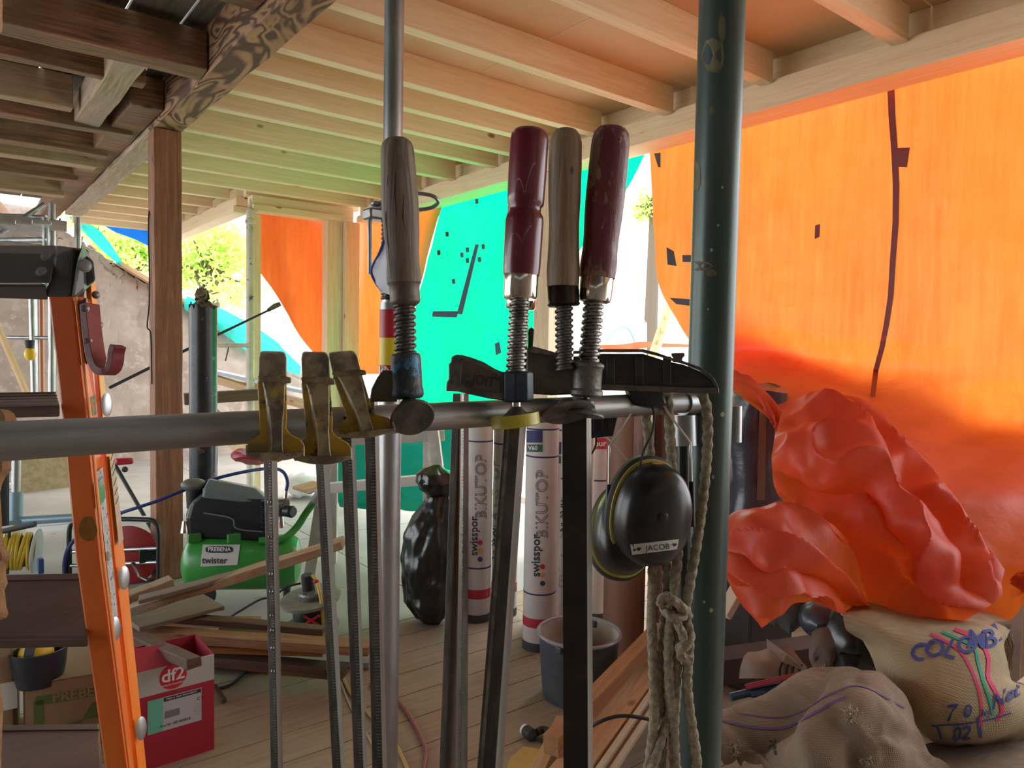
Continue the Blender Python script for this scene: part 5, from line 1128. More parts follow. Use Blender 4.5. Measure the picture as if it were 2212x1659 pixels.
obj('hose', MB().tube(catmull([qm(664, 1262, -.02), qm(668, 1248, -.02), qm(678, 1246, -.03), (qm(686, 1262, -.05)), qm(694, 1300, -.1), qm(698, 1340, -.12), qm(700, 1378, -.12)], 6), 3.6*km, 10), ycab, fm)
obj('tap', MB().sphere(qm(683, 1256, -.04), (7*km, 7*km, 5*km), 7), redB, fm)
obj('cable', MB().tube(catmull([qm(650, 1260, 0), qm(620, 1268, -.02), qm(590, 1288, -.05), qm(560, 1296, -.1), qm(515, 1322, -.2), qm(500, 1330, -.2)], 6), 2.4*km, 8), blackM, fm)
# --- black refuse sack
g_ = on(925, 1342, 2, 0); dg_ = dep(g_); kg = dg_/FPX
bagM = mat('bin_liner', (.010, .011, .013), .28, bmp=.5, bscale=14, spec=.7)
rs = []; n = 80
for y, xc, rx in ((1340, 932, 18), (1328, 930, 34), (1300, 927, 50), (1250, 924, 54), (1200, 925, 55), (1150, 930, 52), (1120, 936, 44), (1090, 944, 30), (1070, 948, 22), (1058, 944, 32), (1040, 940, 40), (1022, 938, 36), (1012, 938, 20), (1004, 944, 8)):
    cc = P(xc, y, dg_); ring = []
    for k in range(n):
        a = 2*math.pi*k/n; w__ = 1+.16*ridge((math.cos(a), math.sin(a), y*.010), 2.0, 3, 3)
        ring.append(cc+V((math.cos(a), math.sin(a), 0))*rx*kg*w__)
    rs.append(ring)
fine = []
for i in range(len(rs)-1):
    for s_ in range(6): fine.append([rs[i][k].lerp(rs[i+1][k], s_/6) for k in range(n)])
fine.append(rs[-1])
b = MB().loft(fine); b.v = [p+V((1, 1, .4))*(.03*crumple(p, 7, 3)+.016*crumple(p, 16, 1)) for p in b.v]
obj('rubbish_bag', b, bagM, label='knotted black plastic rubbish bag on the floor left of the white rolls', cat='bag', sharp=50)
# --- white membrane rolls
rollM = mat('roll_white', (.56, .51, .49), .6, c2=(.50, .45, .44), scale=5); inkG = mat('grey_ink', (.16, .145, .155), .7); redI = mat('roll_red', (.42, .02, .045), .6); darkE = mat('roll_dark', (.05, .045, .05), .7)
dotc = [redI, mat('roll_orange', (.62, .26, .06), .6), inkB]
def roll(x, yb, r, yt, label, prt, ang=0., red=True, logo=None, ringsy=()):
    g = on(x, yb, 2, 0); d = dep(g); k = d/FPX; R_ = r*k; top_ = P(x, yt, d).z
    t = thing('membrane_roll', label, 'roll', (g.x, g.y, 0), group='white bitumen membrane rolls standing behind the clamps')
    body = MB().tube([(g.x, g.y, .001), (g.x, g.y, top_)], R_, 36); obj('roll_body', body, rollM, t)
    bv = bvh_of(MB().tube([(g.x, g.y, 0), (g.x, g.y, top_+.2)], R_, 80))
    core = MB().lathe((g.x, g.y, top_), (g.x, g.y, top_+.004), [(0, R_*.8), (1, R_*.3)], 24); obj('core', core, kraft, t)
    obj('bottom_band', MB().tube([(g.x, g.y, .0), (g.x, g.y, .045)], R_*1.01, 36), darkE, t)
    if red: obj('red_band', MB().tube([(g.x, g.y, P(x, yb-72, d).z), (g.x, g.y, P(x, yb-52, d).z)], R_*1.006, 36), redI, t)
    for yy in ringsy: obj('print_line', MB().tube([(g.x, g.y, P(x, yy, d).z), (g.x, g.y, P(x, yy+3.5, d).z)], R_*1.006, 36), inkB, t)
    for kind, px_, py_, sz in prt:
        if kind == 'v':
            for (dx, w2_, h2_) in ((0, 40, 24),): paste('print_block', bv, [(px_-w2_/2, py_-30), (px_+w2_/2, py_-30), (px_+w2_/2, py_-4), (px_-w2_/2, py_-4)], inkB, t, .002, (14, 2)); paste('print_block', bv, [(px_-w2_/2, py_), (px_+w2_/2, py_), (px_+w2_/2, py_+16), (px_-w2_/2, py_+16)], mat('roll_green', (.02, .10, .07), .6), t, .002, (6, 2))
            paste_mb('lettering', bv, text_mb('V60', 12, True), (px_, py_+8), (1, 0), (0, -1), white, t, .004)
        elif kind == 'B': paste_mb('lettering', bv, text_mb('BIKUTOP', sz, False, 0, True), (px_, py_), (0, -1), (-1, 0), inkG, t, .002)
        elif kind == 's': paste_mb('lettering', bv, text_mb('swisspor', sz, True), (px_, py_), (0, -1), (-1, 0), ink, t, .002)
        elif kind == 'd':
            for i in range(3): paste_mb('logo_dot', bv, disc(5.5, 0, 0, 18), (px_, py_+i*18), (1, 0), (0, 1), dotc[i], t, .002)
        elif kind == 'o':
            paste('print_band', bv, [(px_-26, py_-12), (px_+26, py_-12), (px_+26, py_+12), (px_-26, py_+12)], redI, t, .002, (26, 2)); paste_mb('lettering', bv, text_mb('opeur', 17, True), (px_, py_), (1, 0), (0, -1), white, t, .004)
        elif kind == 'c': paste_mb('lettering', bv, text_mb('COLTIZANT SUZ', sz, False, 0, True), (px_, py_), (0, -1), (-1, 0), inkG, t, .002)
    return t
roll(1029, 1336, 30, 884, 'white printed roll at the left end of the row beside the black bag', [('v', 1020, 905, 1), ('B', 1040, 1052, 34), ('s', 1024, 1158, 24), ('d', 1037, 1172, 1)], ringsy=(946, 1216))
roll(1088, 1325, 28, 886, 'white printed roll second from the left, half hidden by the slanted clamp rail', [('B', 1070, 1060, 32), ('s', 1064, 1170, 22)], ringsy=(952,))
roll(1178, 1346, 33, 892, 'white printed roll behind the one with the big readable name', [('v', 1196, 985, 1)], ringsy=(922, 984), red=False)
roll(1163, 1396, 35, 896, 'white roll with the whole outlined name facing forward, beside the grey bucket', [('v', 1152, 960, 1), ('B', 1172, 1090, 36), ('s', 1158, 1200, 26), ('d', 1172, 1224, 1)], ringsy=(920, 978, 1270))
roll(1217, 1378, 13, 885, 'narrow white roll with a red band directly left of the wide black rail', [('s', 1211, 1110, 22), ('c', 1213, 1200, 18)], ringsy=(1028,), red=False)
roll(1254, 1362, 21, 885, 'white roll behind the wide black rail', [], red=False)
roll(1286, 1335, 23, 925, 'white roll with a red lettered band near its top, behind the ear defenders', [('o', 1288, 958, 1)], ringsy=(1030,), red=False)
# --- brown wrapped rolls
brM = mat('brown_card_tube', (.26, .135, .09), .55, c2=(.20, .10, .065), scale=3, stretch=(1, 1, .2)); foil = mat('clear_wrap', (.40, .40, .41), .2, .3, (.28, .27, .27), 14, (1, 1, .25), bmp=.6, bscale=20)
for x, yb, r, yt, lab in ((1345, 1400, 44, 880, 'big brown wrapped roll standing behind the ear defenders'), (1440, 1392, 44, 880, 'second brown wrapped roll standing behind the hemp rope')):
    g = on(x, yb, 2, 0); k = dep(g)/FPX; t = thing('card_roll', lab, 'roll', (g.x, g.y, 0)); top_ = P(x, yt, dep(g)).z
    obj('tube', MB().tube([(g.x, g.y, 0), (g.x, g.y, top_)], r*k, 36), brM, t)
    bv = bvh_of(MB().tube([(g.x, g.y, 0), (g.x, g.y, top_+.2)], r*k, 60))
    xx = x+34 if x < 1400 else x-32
    paste('wrap_fold', bv, [(xx-10, 900), (xx+8, 900), (xx+4, 1120), (xx-14, 1120)], foil, t, .004, (10, 12))
# --- grey mortar bucket
g = on(1248, 1490, 2, 0); d = 2.98; 
g = on(1248, 1500, 2, 0); d = dep(g); k = d/FPX
bkM = mat('bucket_grey', (.035, .042, .058), .45, 0, (.06, .065, .075), 10, c3=(.2, .2, .2), s3=30, t3=.68, bmp=.1)
bkI = mat('bucket_inside', (.42, .38, .33), .7, c2=(.26, .19, .13), scale=6, c3=(.08, .08, .09), s3=22, t3=.62)
bk = thing('bucket', 'big grey mortar bucket with a splashed inside, in front of the white rolls', 'bucket', (g.x, g.y, 0))
hB = P(1252, 1362, d).z
obj('body', MB().lathe((g.x, g.y, 0), (g.x, g.y, hB), [(0, .001), (0, 72*k), (.02, 76*k), (.5, 82*k), (1, 86*k)], 48, cap=False), bkM, bk)
obj('inside', MB().lathe((g.x, g.y, .02), (g.x, g.y, hB-.002), [(0, .001), (0, 70*k), (1, 84*k)], 48, cap=False), bkI, bk)
obj('rim', MB().tube([(g.x+88*k*math.cos(a), g.y+88*k*math.sin(a), hB) for a in [2*math.pi*i/48 for i in range(49)]], 4*k, 10), mat('rim_grey', (.25, .25, .26), .35, .2), bk)
for a in (0.4, 3.5): obj('handle_lug', MB().box((g.x+86*k*math.cos(a), g.y+86*k*math.sin(a), hB-.02), (.03, .03, .03)), bkM, bk, bev=.005)
# --- boards leaning low in front
lbM = wood('board_light', (.62, .41, .23), (.50, .31, .16), 'Z', knot=(.25, .13, .06)); lb2 = wood('board_brown', (.40, .20, .09), (.30, .14, .06), 'Z')
plank('plank', on(1190, 1612, 2, .17), on(1425, 1362, 2, .25), .06, .07, lb2, label='reddish brown plank beside the grey bucket', cat='plank')
bp = thing('edged_panel', 'pale wooden panel with two white edge strips, lying low beside the green tube', 'panel', on(1300, 1600, 2, .06))
plank('panel', on(1205, 1700, 2, .12), on(1415, 1425, 2, .14), .12, .025, lbM, parent=bp)
plank('edge_strip', on(1276, 1690, 2, .135), on(1446, 1440, 2, .155), .022, .02, cream, parent=bp)
plank('edge_strip', on(1306, 1690, 2, .125), on(1464, 1452, 2, .145), .022, .02, cream, parent=bp)
plank('edge_core', on(1291, 1690, 2, .105), on(1456, 1446, 2, .125), .05, .02, mat('core_tan', (.45, .36, .24), .7), parent=bp)
plank('plank', on(1150, 1700, 2, .03), on(1215, 1560, 2, .03), .05, .05, lbM, label='short orange board end behind the wide black rail', cat='plank')
obj('yellow_sheet', MB().loft([[on(x, y, 2, .004) for x, y in ((1085, 1700), (1100, 1640), (1130, 1612), (1165, 1618), (1215, 1670), (1210, 1700))], [on(x, y, 2, .012) for x, y in ((1085, 1700), (1100, 1640), (1130, 1612), (1165, 1618), (1215, 1670), (1210, 1700))]]), mat('yellow_sheet', (.55, .38, .08), .6, c2=(.48, .33, .09), scale=8), label='yellow plastic sheet on the floor at the bottom edge', cat='sheet', smooth=False)
def cable(label, pts, r, mt, extra=None, cat='cable', nm='cable'):
    t = thing(nm, label, cat, on(*pts[0], 2, 0)); obj('cord', MB().tube(catmull([on(x, y, 2, r) for x, y in pts], 8), r, 8), mt, t); return t
cable('dull red cable curving across the floorboards', [(800, 1480), (830, 1500), (862, 1518), (885, 1548), (908, 1590), (920, 1620), (918, 1650), (905, 1700)], .008, mat('red_cable', (.24, .045, .05), .5))
cable('yellow hose running across the floor behind the clamp rails', [(735, 1452), (760, 1500), (800, 1545), (850, 1600), (880, 1660), (900, 1720)], .007, mat('dull_yellow', (.42, .28, .07), .5), cat='hose', nm='floor_hose')
cable('pale thin string on the floor behind the clamp rails', [(730, 1455), (750, 1510), (770, 1550), (800, 1600), (815, 1640)], .004, mat('string', (.45, .38, .3), .8), cat='string', nm='string')
cable('dark cable looping on the floor right of the red carton', [(462, 1490), (500, 1478), (535, 1448), (575, 1440), (520, 1424), (470, 1408), (440, 1402)], .007, blackM)
plank('stick', on(462, 1482, 2, .03), on(485, 1515, 2, .012), .02, .02, pm['dark'], label='short dark stick on the floor right of the red carton', cat='stick')
pc = thing('plug_cable', 'grey cable with a black plug lying on the boards beside the wide black rail', 'cable', on(1140, 1590, 2, 0))
obj('cord', MB().tube(catmull([on(1156, 1592, 2, .02), on(1180, 1604, 2, .012), on(1215, 1598, 2, .08), on(1250, 1588, 2, .16), on(1290, 1562, 2, .24), on(1330, 1548, 2, .26), on(1370, 1548, 2, .26), on(1420, 1560, 2, .2), on(1470, 1585, 2, .06)], 8), .0062, 8), blackM, pc)
obj('plug', MB().lathe(on(1134, 1576, 2, .025), on(1156, 1594, 2, .02), [(0, .012), (.1, .022), (.7, .024), (1, .010)], 16), blackM, pc)
obj('plug_face', MB().lathe(on(1132, 1574, 2, .026), on(1135, 1577, 2, .025), [(0, .02), (1, .02)], 16), white, pc)
obj('socket', MB().tube(catmull([on(1160, 1582, 2, .03), on(1172, 1576, 2, .03), on(1184, 1580, 2, .03)], 4), .014, 12), blackM, pc)
# --- trestles and the green sheet between them
dt = 5.2
wt_ = mat('trestle_grey', (.45, .43, .40), .6, c2=(.34, .31, .28), scale=8)
tgs = net_surface([[(690, 925, 5.9), (800, 915, 5.9), (900, 925, 5.9), (985, 930, 5.9)], [(700, 1000, 5.75), (800, 1000, 5.8), (900, 1000, 5.8), (990, 1000, 5.8)], [(720, 1070, 5.6), (800, 1075, 5.65), (900, 1075, 5.65), (1000, 1075, 5.65)], [(735, 1105, 5.5), (800, 1112, 5.5), (900, 1112, 5.5), (1000, 1112, 5.5)]], 8, lambda p, u, v: .08*ridge(p, 2, 5, 3))
obj('green_tarpaulin', tgs, greenT, label='dark green tarpaulin draped low behind the trestles', cat='tarpaulin')
obj('plastic_bag', MB().sphere(on(650, 1052, 2, .1), (.17, .17, .12), 12, lambda p: p+V((1, 1, 1))*.05*ridge(p, 5, 2)), mat('white_film', (.55, .55, .55), .4), label='crumpled whitish plastic bag on the pale floor behind the jaws', cat='bag')
def trestle(label, beam, legs, d):
    t = thing('trestle', label, 'trestle', P(*beam[0], d)); fl0 = lambda p: V((p.x, p.y, 0.0))
    plank('beam', P(*beam[0], d), P(*beam[1], d+.1), .06, .07, wt_, parent=t)
    for (a, c_, o) in legs: plank('leg', P(*a, d+o), fl0(P(*c_, d+o)), .05, .07, wt_, parent=t)
trestle('grey wooden trestle legs left of the galvanised prop', ((640, 955), (960, 940)), [((712, 960), (668, 1190), 0), ((722, 960), (720, 1120), .3), ((935, 925), (980, 1010), 0), ((925, 925), (926, 1060), .2)], 4.7)
plank('white_batten', P(690, 1056, 4.3), P(985, 1030, 4.45), .05, .06, white, label='white batten lying across in front of the green tarpaulin', cat='batten')
plank('board', P(645, 1058, 4.5), P(690, 1045, 4.6), .16, .02, spruceP, label='small pale board leaning by the compressor handle', cat='board')
# --- far left: scaffold tower, floor prop, bits
def tube_thing(name, label, cat, tubes, mt=galv):
    t = thing(name, label, cat, P(*tubes[0][0]))
    for a, c_, r in tubes: obj('tube', MB().tube([P(*a), P(*c_)], r, 14), mt, t)
    return t
sca = tube_thing('scaffold_tower', 'silver scaffold tubes and deck at the far left beyond the ladder', 'scaffold', [((112, 440, 6.2), (112, 900, 6.2), .028), ((68, 620, 6.4), (74, 860, 6.4), .026), ((83, 620, 6.6), (85, 860, 6.6), .026), ((98, 470, 6.0), (100, 640, 6.0), .026),
    ((168, 470, 6.2), (168, 560, 6.2), .026), ((-40, 728, 6.4), (110, 730, 6.4), .016), ((-40, 520, 6.0), (104, 518, 6.0), .025), ((-40, 465, 6.2), (100, 470, 6.2), .022), ((0, 505, 6.0), (96, 440, 6.2), .02)])
obj('copper_pipe', MB().tube([P(89, 640, 6.5), P(91, 860, 6.5)], .02, 12), mat('copper', (.45, .2, .11), .5, .3), sca)
for i in range(3): obj('deck_plank', MB().box(P(10+i*34, 496-i*1, 6.1), (.13, .9, .03)), alu, sca, bev=.004)
obj('deck_frame', MB().box(P(30, 478, 6.0), (.75, .05, .09)), alu, sca, bev=.006); obj('deck_frame', MB().box(P(30, 530, 6.0), (.75, .05, .05)), alu, sca, bev=.006)
hl = thing('work_lamp', 'yellow ball hanging in a wire cage on the scaffold tube', 'lamp', P(65, 762, 6.2))
obj('ball', MB().sphere(P(65, 765, 6.2), (.045, .045, .055), 10), mat('lamp_yellow', (.72, .46, .02), .5), hl); obj('cap', MB().tube([P(64, 735, 6.2), P(64, 752, 6.2)], [.04, .03], 12), blackM, hl)
plank('lath', P(-20, 670, 6), P(58, 850, 6), .05, .03, spruceP, label='pale lath leaning by the scaffold tubes', cat='batten')
fp = thing('floor_stand', 'light blue steel stand with a horizontal foot on the pale floor at the left', 'stand', P(34, 1130, 5))
lbl = mat('light_blue_steel', (.20, .30, .36), .4, .4)
obj('stem', MB().tube([P(36, 960, 5), P(34, 1065, 5)], .028, 14), galv, fp); obj('sleeve', MB().tube([P(34, 1062, 5), P(33, 1128, 5)], .045, 14), lbl, fp)
obj('foot', MB().box(P(33, 1126, 5), (.12, .1, .03)), lbl, fp, bev=.004); obj('rail_foot', MB().tube([P(30, 1126, 5), P(260, 1112, 5.1)], .03, 12), lbl, fp)
plank('white_batten', P(60, 1146, 5), P(330, 1120, 5.1), .05, .04, white, label='white batten lying on the pale floor at the left', cat='batten')
plank('osb_panel', on(28, 1024, 2, .19), on(150, 1012, 2, .19), .02, .40, mat('osb', (.34, .28, .15), .8, c2=(.26, .2, .1), scale=20), label='brown chipboard panel leaning in the far left', cat='panel')
plank('white_batten', on(16, 1050, 2, .03), on(140, 1044, 2, .03), .06, .05, white, label='white batten in front of the chipboard panel', cat='batten')
obj('dark_pipe', MB().tube([P(6, 1020, 4.0), P(6, 1135, 4.0)], .03, 14), blackM, label='short black pipe at the far left edge', cat='pipe')
tr_ = thing('tripod', 'black tripod leg with a small red machine on top behind the ladder', 'tripod', P(330, 1140, 5.2))
obj('leg', MB().tube([P(246, 1000, 5.4), P(331, 1148, 5.2)], .014, 10), blackM, tr_); obj('leg', MB().tube([P(246, 1000, 5.4), P(232, 1150, 5.5)], .014, 10), blackM, tr_)
obj('head', MB().box(P(268, 996, 5.4), (.12, .07, .05)), redB, tr_, bev=.015); obj('head_knob', MB().sphere(P(270, 1014, 5.4), .022, 7), blackM, tr_)
# far rails and beams under the wall
plank('beam', P(398, 862, 6.3), P(562, 852, 6.6), .10, .10, pm['dark'], label='dark beam end left of the slim white prop', cat='beam')
plank('beam', P(455, 815, 6.9), P(680, 880, 6.6), .16, .06, spruceP, label='pale beam slanting down behind the yellow clamp jaws', cat='beam')
plank('cable_tray', P(440, 797, 6.95), P(680, 851, 6.65), .10, .03, mat('tray_blue', (.45, .55, .68), .4), label='light blue metal strip on the slanting pale beam', cat='strip')
plank('beam', P(455, 895, 6.4), P(540, 985, 6.0), .05, .16, spruceP, label='low pale beam end behind the leftmost jaw', cat='beam')
obj('red_cloth', MB().sphere(P(560, 990, 5.9), (.22, .2, .06), 12, lambda p: p+V((0, 0, .05*ridge(p, 5, 1)))), redR, label='red cloth heap on the pale floor below the leftmost jaw', cat='cloth')
# ================================================================ right hand side: bale, sacks, odds and ends
bale_b = on(1620, 1330, 2, 0)
wrapM = mat('dark_wrap', (.05, .058, .085), .3, 0, (.03, .032, .045), 10, bmp=.8, bscale=22, spec=.7)
DBb = 3.2
def wobble(p, s=.02): return p+V((noise.noise(p*7), noise.noise(p*7+V((5, 5, 5))), noise.noise(p*7+V((9, 2, 5)))))*s
b = MB().grid(lambda u, v: V((0, 0, 0)), 1, 1); b = MB()
cc = P(1630, 990, DBb+.12); hw, hh2 = 62*DBb/FPX, 150*DBb/FPX; rs = []
zlo = .62
for i in range(17):
    t = i/16; z_ = zlo+(P(1630, 838, DBb).z-zlo)*t; s_ = min(1, .82+.18*math.sin(min(1, (1-t)*6)*math.pi/2))
    ring = []
    for k in range(32):
        a = 2*math.pi*k/32; c_, s2 = math.cos(a), math.sin(a); r = (abs(c_)**4+abs(s2)**4)**-.25
        ring.append(wobble(V((cc.x, cc.y, z_))+(CR*c_*hw*s_+V((_f.x, _f.y, 0))*s2*.14)*r, .03))
    rs.append(ring)
bale = thing('wrapped_bale', 'bale wrapped in dark plastic with brown tape, between the green tube and the tarpaulin', 'bale', (cc.x, cc.y, zlo))
mbb = MB().loft(rs); obj('wrapping', mbb, wrapM, bale, sharp=80)
bvb = bvh_of(mbb); tapeK = mat('brown_tape', (.17, .10, .07), .35)
paste('tape', bvb, [(1640, 842), (1655, 846), (1652, 1080), (1634, 1080)], tapeK, bale, .004, (3, 20)); paste('tape', bvb, [(1582, 836), (1640, 842), (1640, 852), (1582, 848)], tapeK, bale, .004, (12, 4))
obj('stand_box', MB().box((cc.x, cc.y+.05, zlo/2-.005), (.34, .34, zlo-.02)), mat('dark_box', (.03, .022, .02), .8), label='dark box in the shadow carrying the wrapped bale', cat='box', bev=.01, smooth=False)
burl = None
def burlap(name, c1, c2, fq=330):
    m, nt, b = nmat(name)
    a_ = tex(nt, 'noise', 3.5, (1, 1, 1), 5, .6); o = ramp(nt, a_, [(.35, c2), (.62, c1)])
    w1 = tex(nt, 'DIAGONAL' if False else 'X', fq/6.28, (1, .25, .9), 1, .5, .6); w2 = tex(nt, 'Z', fq/6.28, (.3, .4, 1), 1, .5, .6)
    o = mix(nt, ramp(nt, w1, [(.2, .2), (.6, 0.)]), o, tuple(x*.45 for x in c1)); o = mix(nt, ramp(nt, w2, [(.2, .2), (.6, 0.)]), o, tuple(x*.45 for x in c1))
    nt.links.new(o, b.inputs['Base Color']); b.inputs['Roughness'].default_value = .95
    h = mix(nt, .5, w1, w2); bump(nt, b, h, .6, .002); return m
burlA = burlap('burlap', (.42, .33, .20), (.33, .25, .15)); burlB = burlap('burlap_brown', (.30, .215, .155), (.21, .15, .105), 480)
# big sack with print: a stuffed cushion shape from control rows
sk1 = thing('burlap_sack', 'full printed burlap coffee sack with pink and green stripes under the tarpaulin', 'sack', on(2050, 1620, 2, 0))
rowsS = [
 [(1815, 1325, 2.25), (1880, 1310, 2.3), (1960, 1310, 2.32), (2050, 1318, 2.32), (2120, 1330, 2.3), (2170, 1345, 2.25), (2182, 1360, 2.2)],
 [(1826, 1345, 2.12), (1880, 1350, 2.08), (1960, 1370, 2.05), (2050, 1370, 2.02), (2110, 1370, 2.02), (2150, 1380, 2.04), (2166, 1390, 2.12)],
 [(1880, 1378, 2.16), (1905, 1400, 2.05), (1970, 1425, 1.96), (2050, 1420, 1.92), (2110, 1415, 1.92), (2150, 1420, 1.96), (2162, 1430, 2.06)],
 [(1890, 1420, 2.14), (1915, 1450, 2.02), (1980, 1475, 1.90), (2050, 1470, 1.86), (2110, 1465, 1.85), (2160, 1468, 1.9), (2176, 1475, 2.0)],
 [(1900, 1470, 2.12), (1930, 1500, 1.98), (1990, 1520, 1.86), (2060, 1520, 1.80), (2130, 1510, 1.80), (2190, 1500, 1.85), (2230, 1500, 1.95)],
 [(1930, 1520, 2.08), (1960, 1545, 1.94), (2010, 1560, 1.83), (2070, 1560, 1.78), (2140, 1550, 1.78), (2210, 1540, 1.82), (2270, 1540, 1.92)],
 [(1980, 1570, 2.02), (2010, 1585, 1.92), (2050, 1595, 1.84), (2100, 1590, 1.80), (2160, 1580, 1.80), (2220, 1570, 1.84), (2280, 1570, 1.94)],
 [(2030, 1622, 2.0), (2050, 1622, 1.96), (2080, 1618, 1.92), (2130, 1612, 1.9), (2180, 1600, 1.9), (2240, 1590, 1.92), (2290, 1590, 1.98)]]
mbS = net_surface(rowsS, 10, lambda p, u, v: .016*ridge(p, 3.2, 6, 2)+.008*math.sin(v*9+u*4)*(u < .45))
obj('sack_body', mbS, burlA, sk1, solid=.006, sharp=80)
bS = bvh_of(mbS); pink = mat('pink_stripe', (.55, .045, .13), .9); teal = mat('teal_stripe', (.02, .28, .20), .9); bl = mat('sack_ink', (.045, .06, .22), .9)
def stripe(pts, w_, mt, par, bv, name='stripe'):
    pts = catmull([V((x, y, 0)) for x, y in pts], 6); vs = []; b = MB()
    for i, p in enumerate(pts):
        t = (pts[min(i+1, len(pts)-1)]-pts[max(i-1, 0)]).normalized(); n = V((-t.y, t.x, 0))*w_/2
        a, c_ = hit(bv, (p-n).x, (p-n).y, .005), hit(bv, (p+n).x, (p+n).y, .005)
        if a is None or c_ is None: continue
        vs += [a, c_]
    b.add(vs, [(2*i, 2*i+1, 2*i+3, 2*i+2) for i in range(len(vs)//2-1)]); return obj(name, b, mt, par)
stripe([(2010, 1372), (2050, 1392), (2075, 1412), (2095, 1445), (2112, 1490), (2118, 1530), (2114, 1568)], 6, pink, sk1, bS)
stripe([(2062, 1362), (2100, 1378), (2122, 1398), (2132, 1425), (2132, 1465), (2150, 1500), (2162, 1535), (2150, 1556)], 8, pink, sk1, bS)
stripe([(2035, 1368), (2080, 1388), (2104, 1404), (2112, 1440), (2124, 1480), (2136, 1515), (2142, 1545)], 6, teal, sk1, bS)
for ch, x, y, r in (('C', 1985, 1412, .35), ('O', 2018, 1406, .4), ('L', 2055, 1408, .3), ('O', 2088, 1398, .2), ('M', 2108, 1386, 0), ('B', 2135, 1384, -.3), ('I', 2152, 1370, -.5)):
    paste_mb('lettering', bS, text_mb(ch, 54, True), (x, y), (math.cos(r), math.sin(r)), (math.sin(r)*1.0+.15, -math.cos(r)), bl, sk1, .0065)
for ch, x, y, s_, ex in (('7', 2056, 1542, 46, (1, -.1)), ('0', 2088, 1538, 36, (1, -.1)), ('Net', 2170, 1506, 44, (.85, -.42)), ('02', 2076, 1582, 40, (1, -.1)), ('kg', 2126, 1540, 22, (1, -.15))):
    paste_mb('lettering', bS, text_mb(ch, s_, True), (x, y), ex, (.15, -1), bl, sk1, .0065)
stripe([(2015, 1566), (2080, 1562), (2140, 1552), (2180, 1540)], 3, bl, sk1, bS, 'ink_line'); stripe([(2110, 1548), (2116, 1590)], 7, bl, sk1, bS, 'ink_line')
stripe([(2026, 1566), (2034, 1592)], 5, bl, sk1, bS, 'ink_line')
bk_ = MB().loft([[P(1850, 1362, 2.25), P(2140, 1365, 2.2), P(2190, 1600, 2.1), P(2000, 1630, 2.2)], [P(1870, 1370, 2.45), P(2130, 1370, 2.5), P(2200, 1560, 2.4), P(1980, 1580, 2.4)]])
obj('sack_back', bk_, burlA, sk1, smooth=False, bev=.02)
# empty brown sack thrown in front
sk2 = thing('burlap_sack', 'empty crumpled brown burlap sack with purple lines, lying in front at the bottom right', 'sack', on(1760, 1659, 2, 0))
rowsT = [
 [(1538, 1550, 2.05), (1600, 1530, 2.1), (1680, 1490, 2.12), (1740, 1452, 2.1), (1775, 1438, 2.08), (1830, 1448, 2.05), (1890, 1480, 2.02)],
 [(1535, 1575, 1.95), (1600, 1555, 1.96), (1680, 1520, 1.97), (1745, 1485, 1.96), (1790, 1470, 1.94), (1850, 1478, 1.92), (1930, 1500, 1.9)],
 [(1535, 1600, 1.88), (1600, 1590, 1.87), (1680, 1560, 1.86), (1750, 1530, 1.84), (1810, 1505, 1.80), (1880, 1510, 1.78), (1960, 1535, 1.82)],
 [(1545, 1618, 1.84), (1610, 1618, 1.82), (1690, 1600, 1.79), (1765, 1570, 1.74), (1830, 1548, 1.71), (1910, 1545, 1.70), (1990, 1575, 1.76)],
 [(1575, 1632, 1.82), (1640, 1645, 1.78), (1710, 1640, 1.74), (1780, 1610, 1.68), (1840, 1595, 1.66), (1925, 1590, 1.66), (2010, 1618, 1.74)],
 [(1610, 1645, 1.82), (1660, 1668, 1.78), (1730, 1672, 1.72), (1800, 1650, 1.66), (1850, 1640, 1.65), (1940, 1640, 1.66), (2045, 1650, 1.74)],
 [(1630, 1670, 1.84), (1680, 1700, 1.78), (1750, 1710, 1.72), (1810, 1700, 1.68), (1860, 1700, 1.66), (1950, 1700, 1.66), (2060, 1710, 1.74)]]
mbT = net_surface(rowsT, 14, lambda p, u, v: .035*math.sin(9*u+5*v+2.5*fbm(p*2.5))*min(1, 5*v+.2)+.045*crumple(p, 3.4, 2)+.012*ridge(p, 9, 5, 2))
obj('sack_cloth', mbT, burlB, sk2, solid=.006, sharp=80)
bT = bvh_of(mbT); pur = mat('purple_line', (.13, .07, .20), .9)
stripe([(1560, 1560), (1620, 1572), (1690, 1575), (1740, 1555), (1790, 1525), (1825, 1508)], 5, pur, sk2, bT, 'purple_line'); stripe([(1600, 1545), (1680, 1552), (1740, 1535), (1800, 1500), (1860, 1486), (1950, 1530)], 2.5, pur, sk2, bT, 'purple_line')
paste_mb('lettering', bT, text_mb('707', 24, True), (1668, 1616), (.1, 1), (1, .0), ink, sk2, .0065)
fr = MB()
for cx_, cy_, n_ in ((1838, 1552, 50), (1588, 1618, 26), (1870, 1650, 40), (1780, 1440, 20)):
    for i in range(n_):
        p = hit(bT, cx_+random.gauss(0, 7), cy_+random.gauss(0, 7), .002)
        if p is None: continue
        a = V((random.uniform(-1, 1), random.uniform(-1, 1), random.uniform(.1, 1)))*.016; fr.tube([p, p+a*.6+V((0, 0, .006)), p+a], .0009, 4)
obj('frayed_threads', fr, mat('thread', (.40, .32, .23), .9), sk2, kind='stuff')
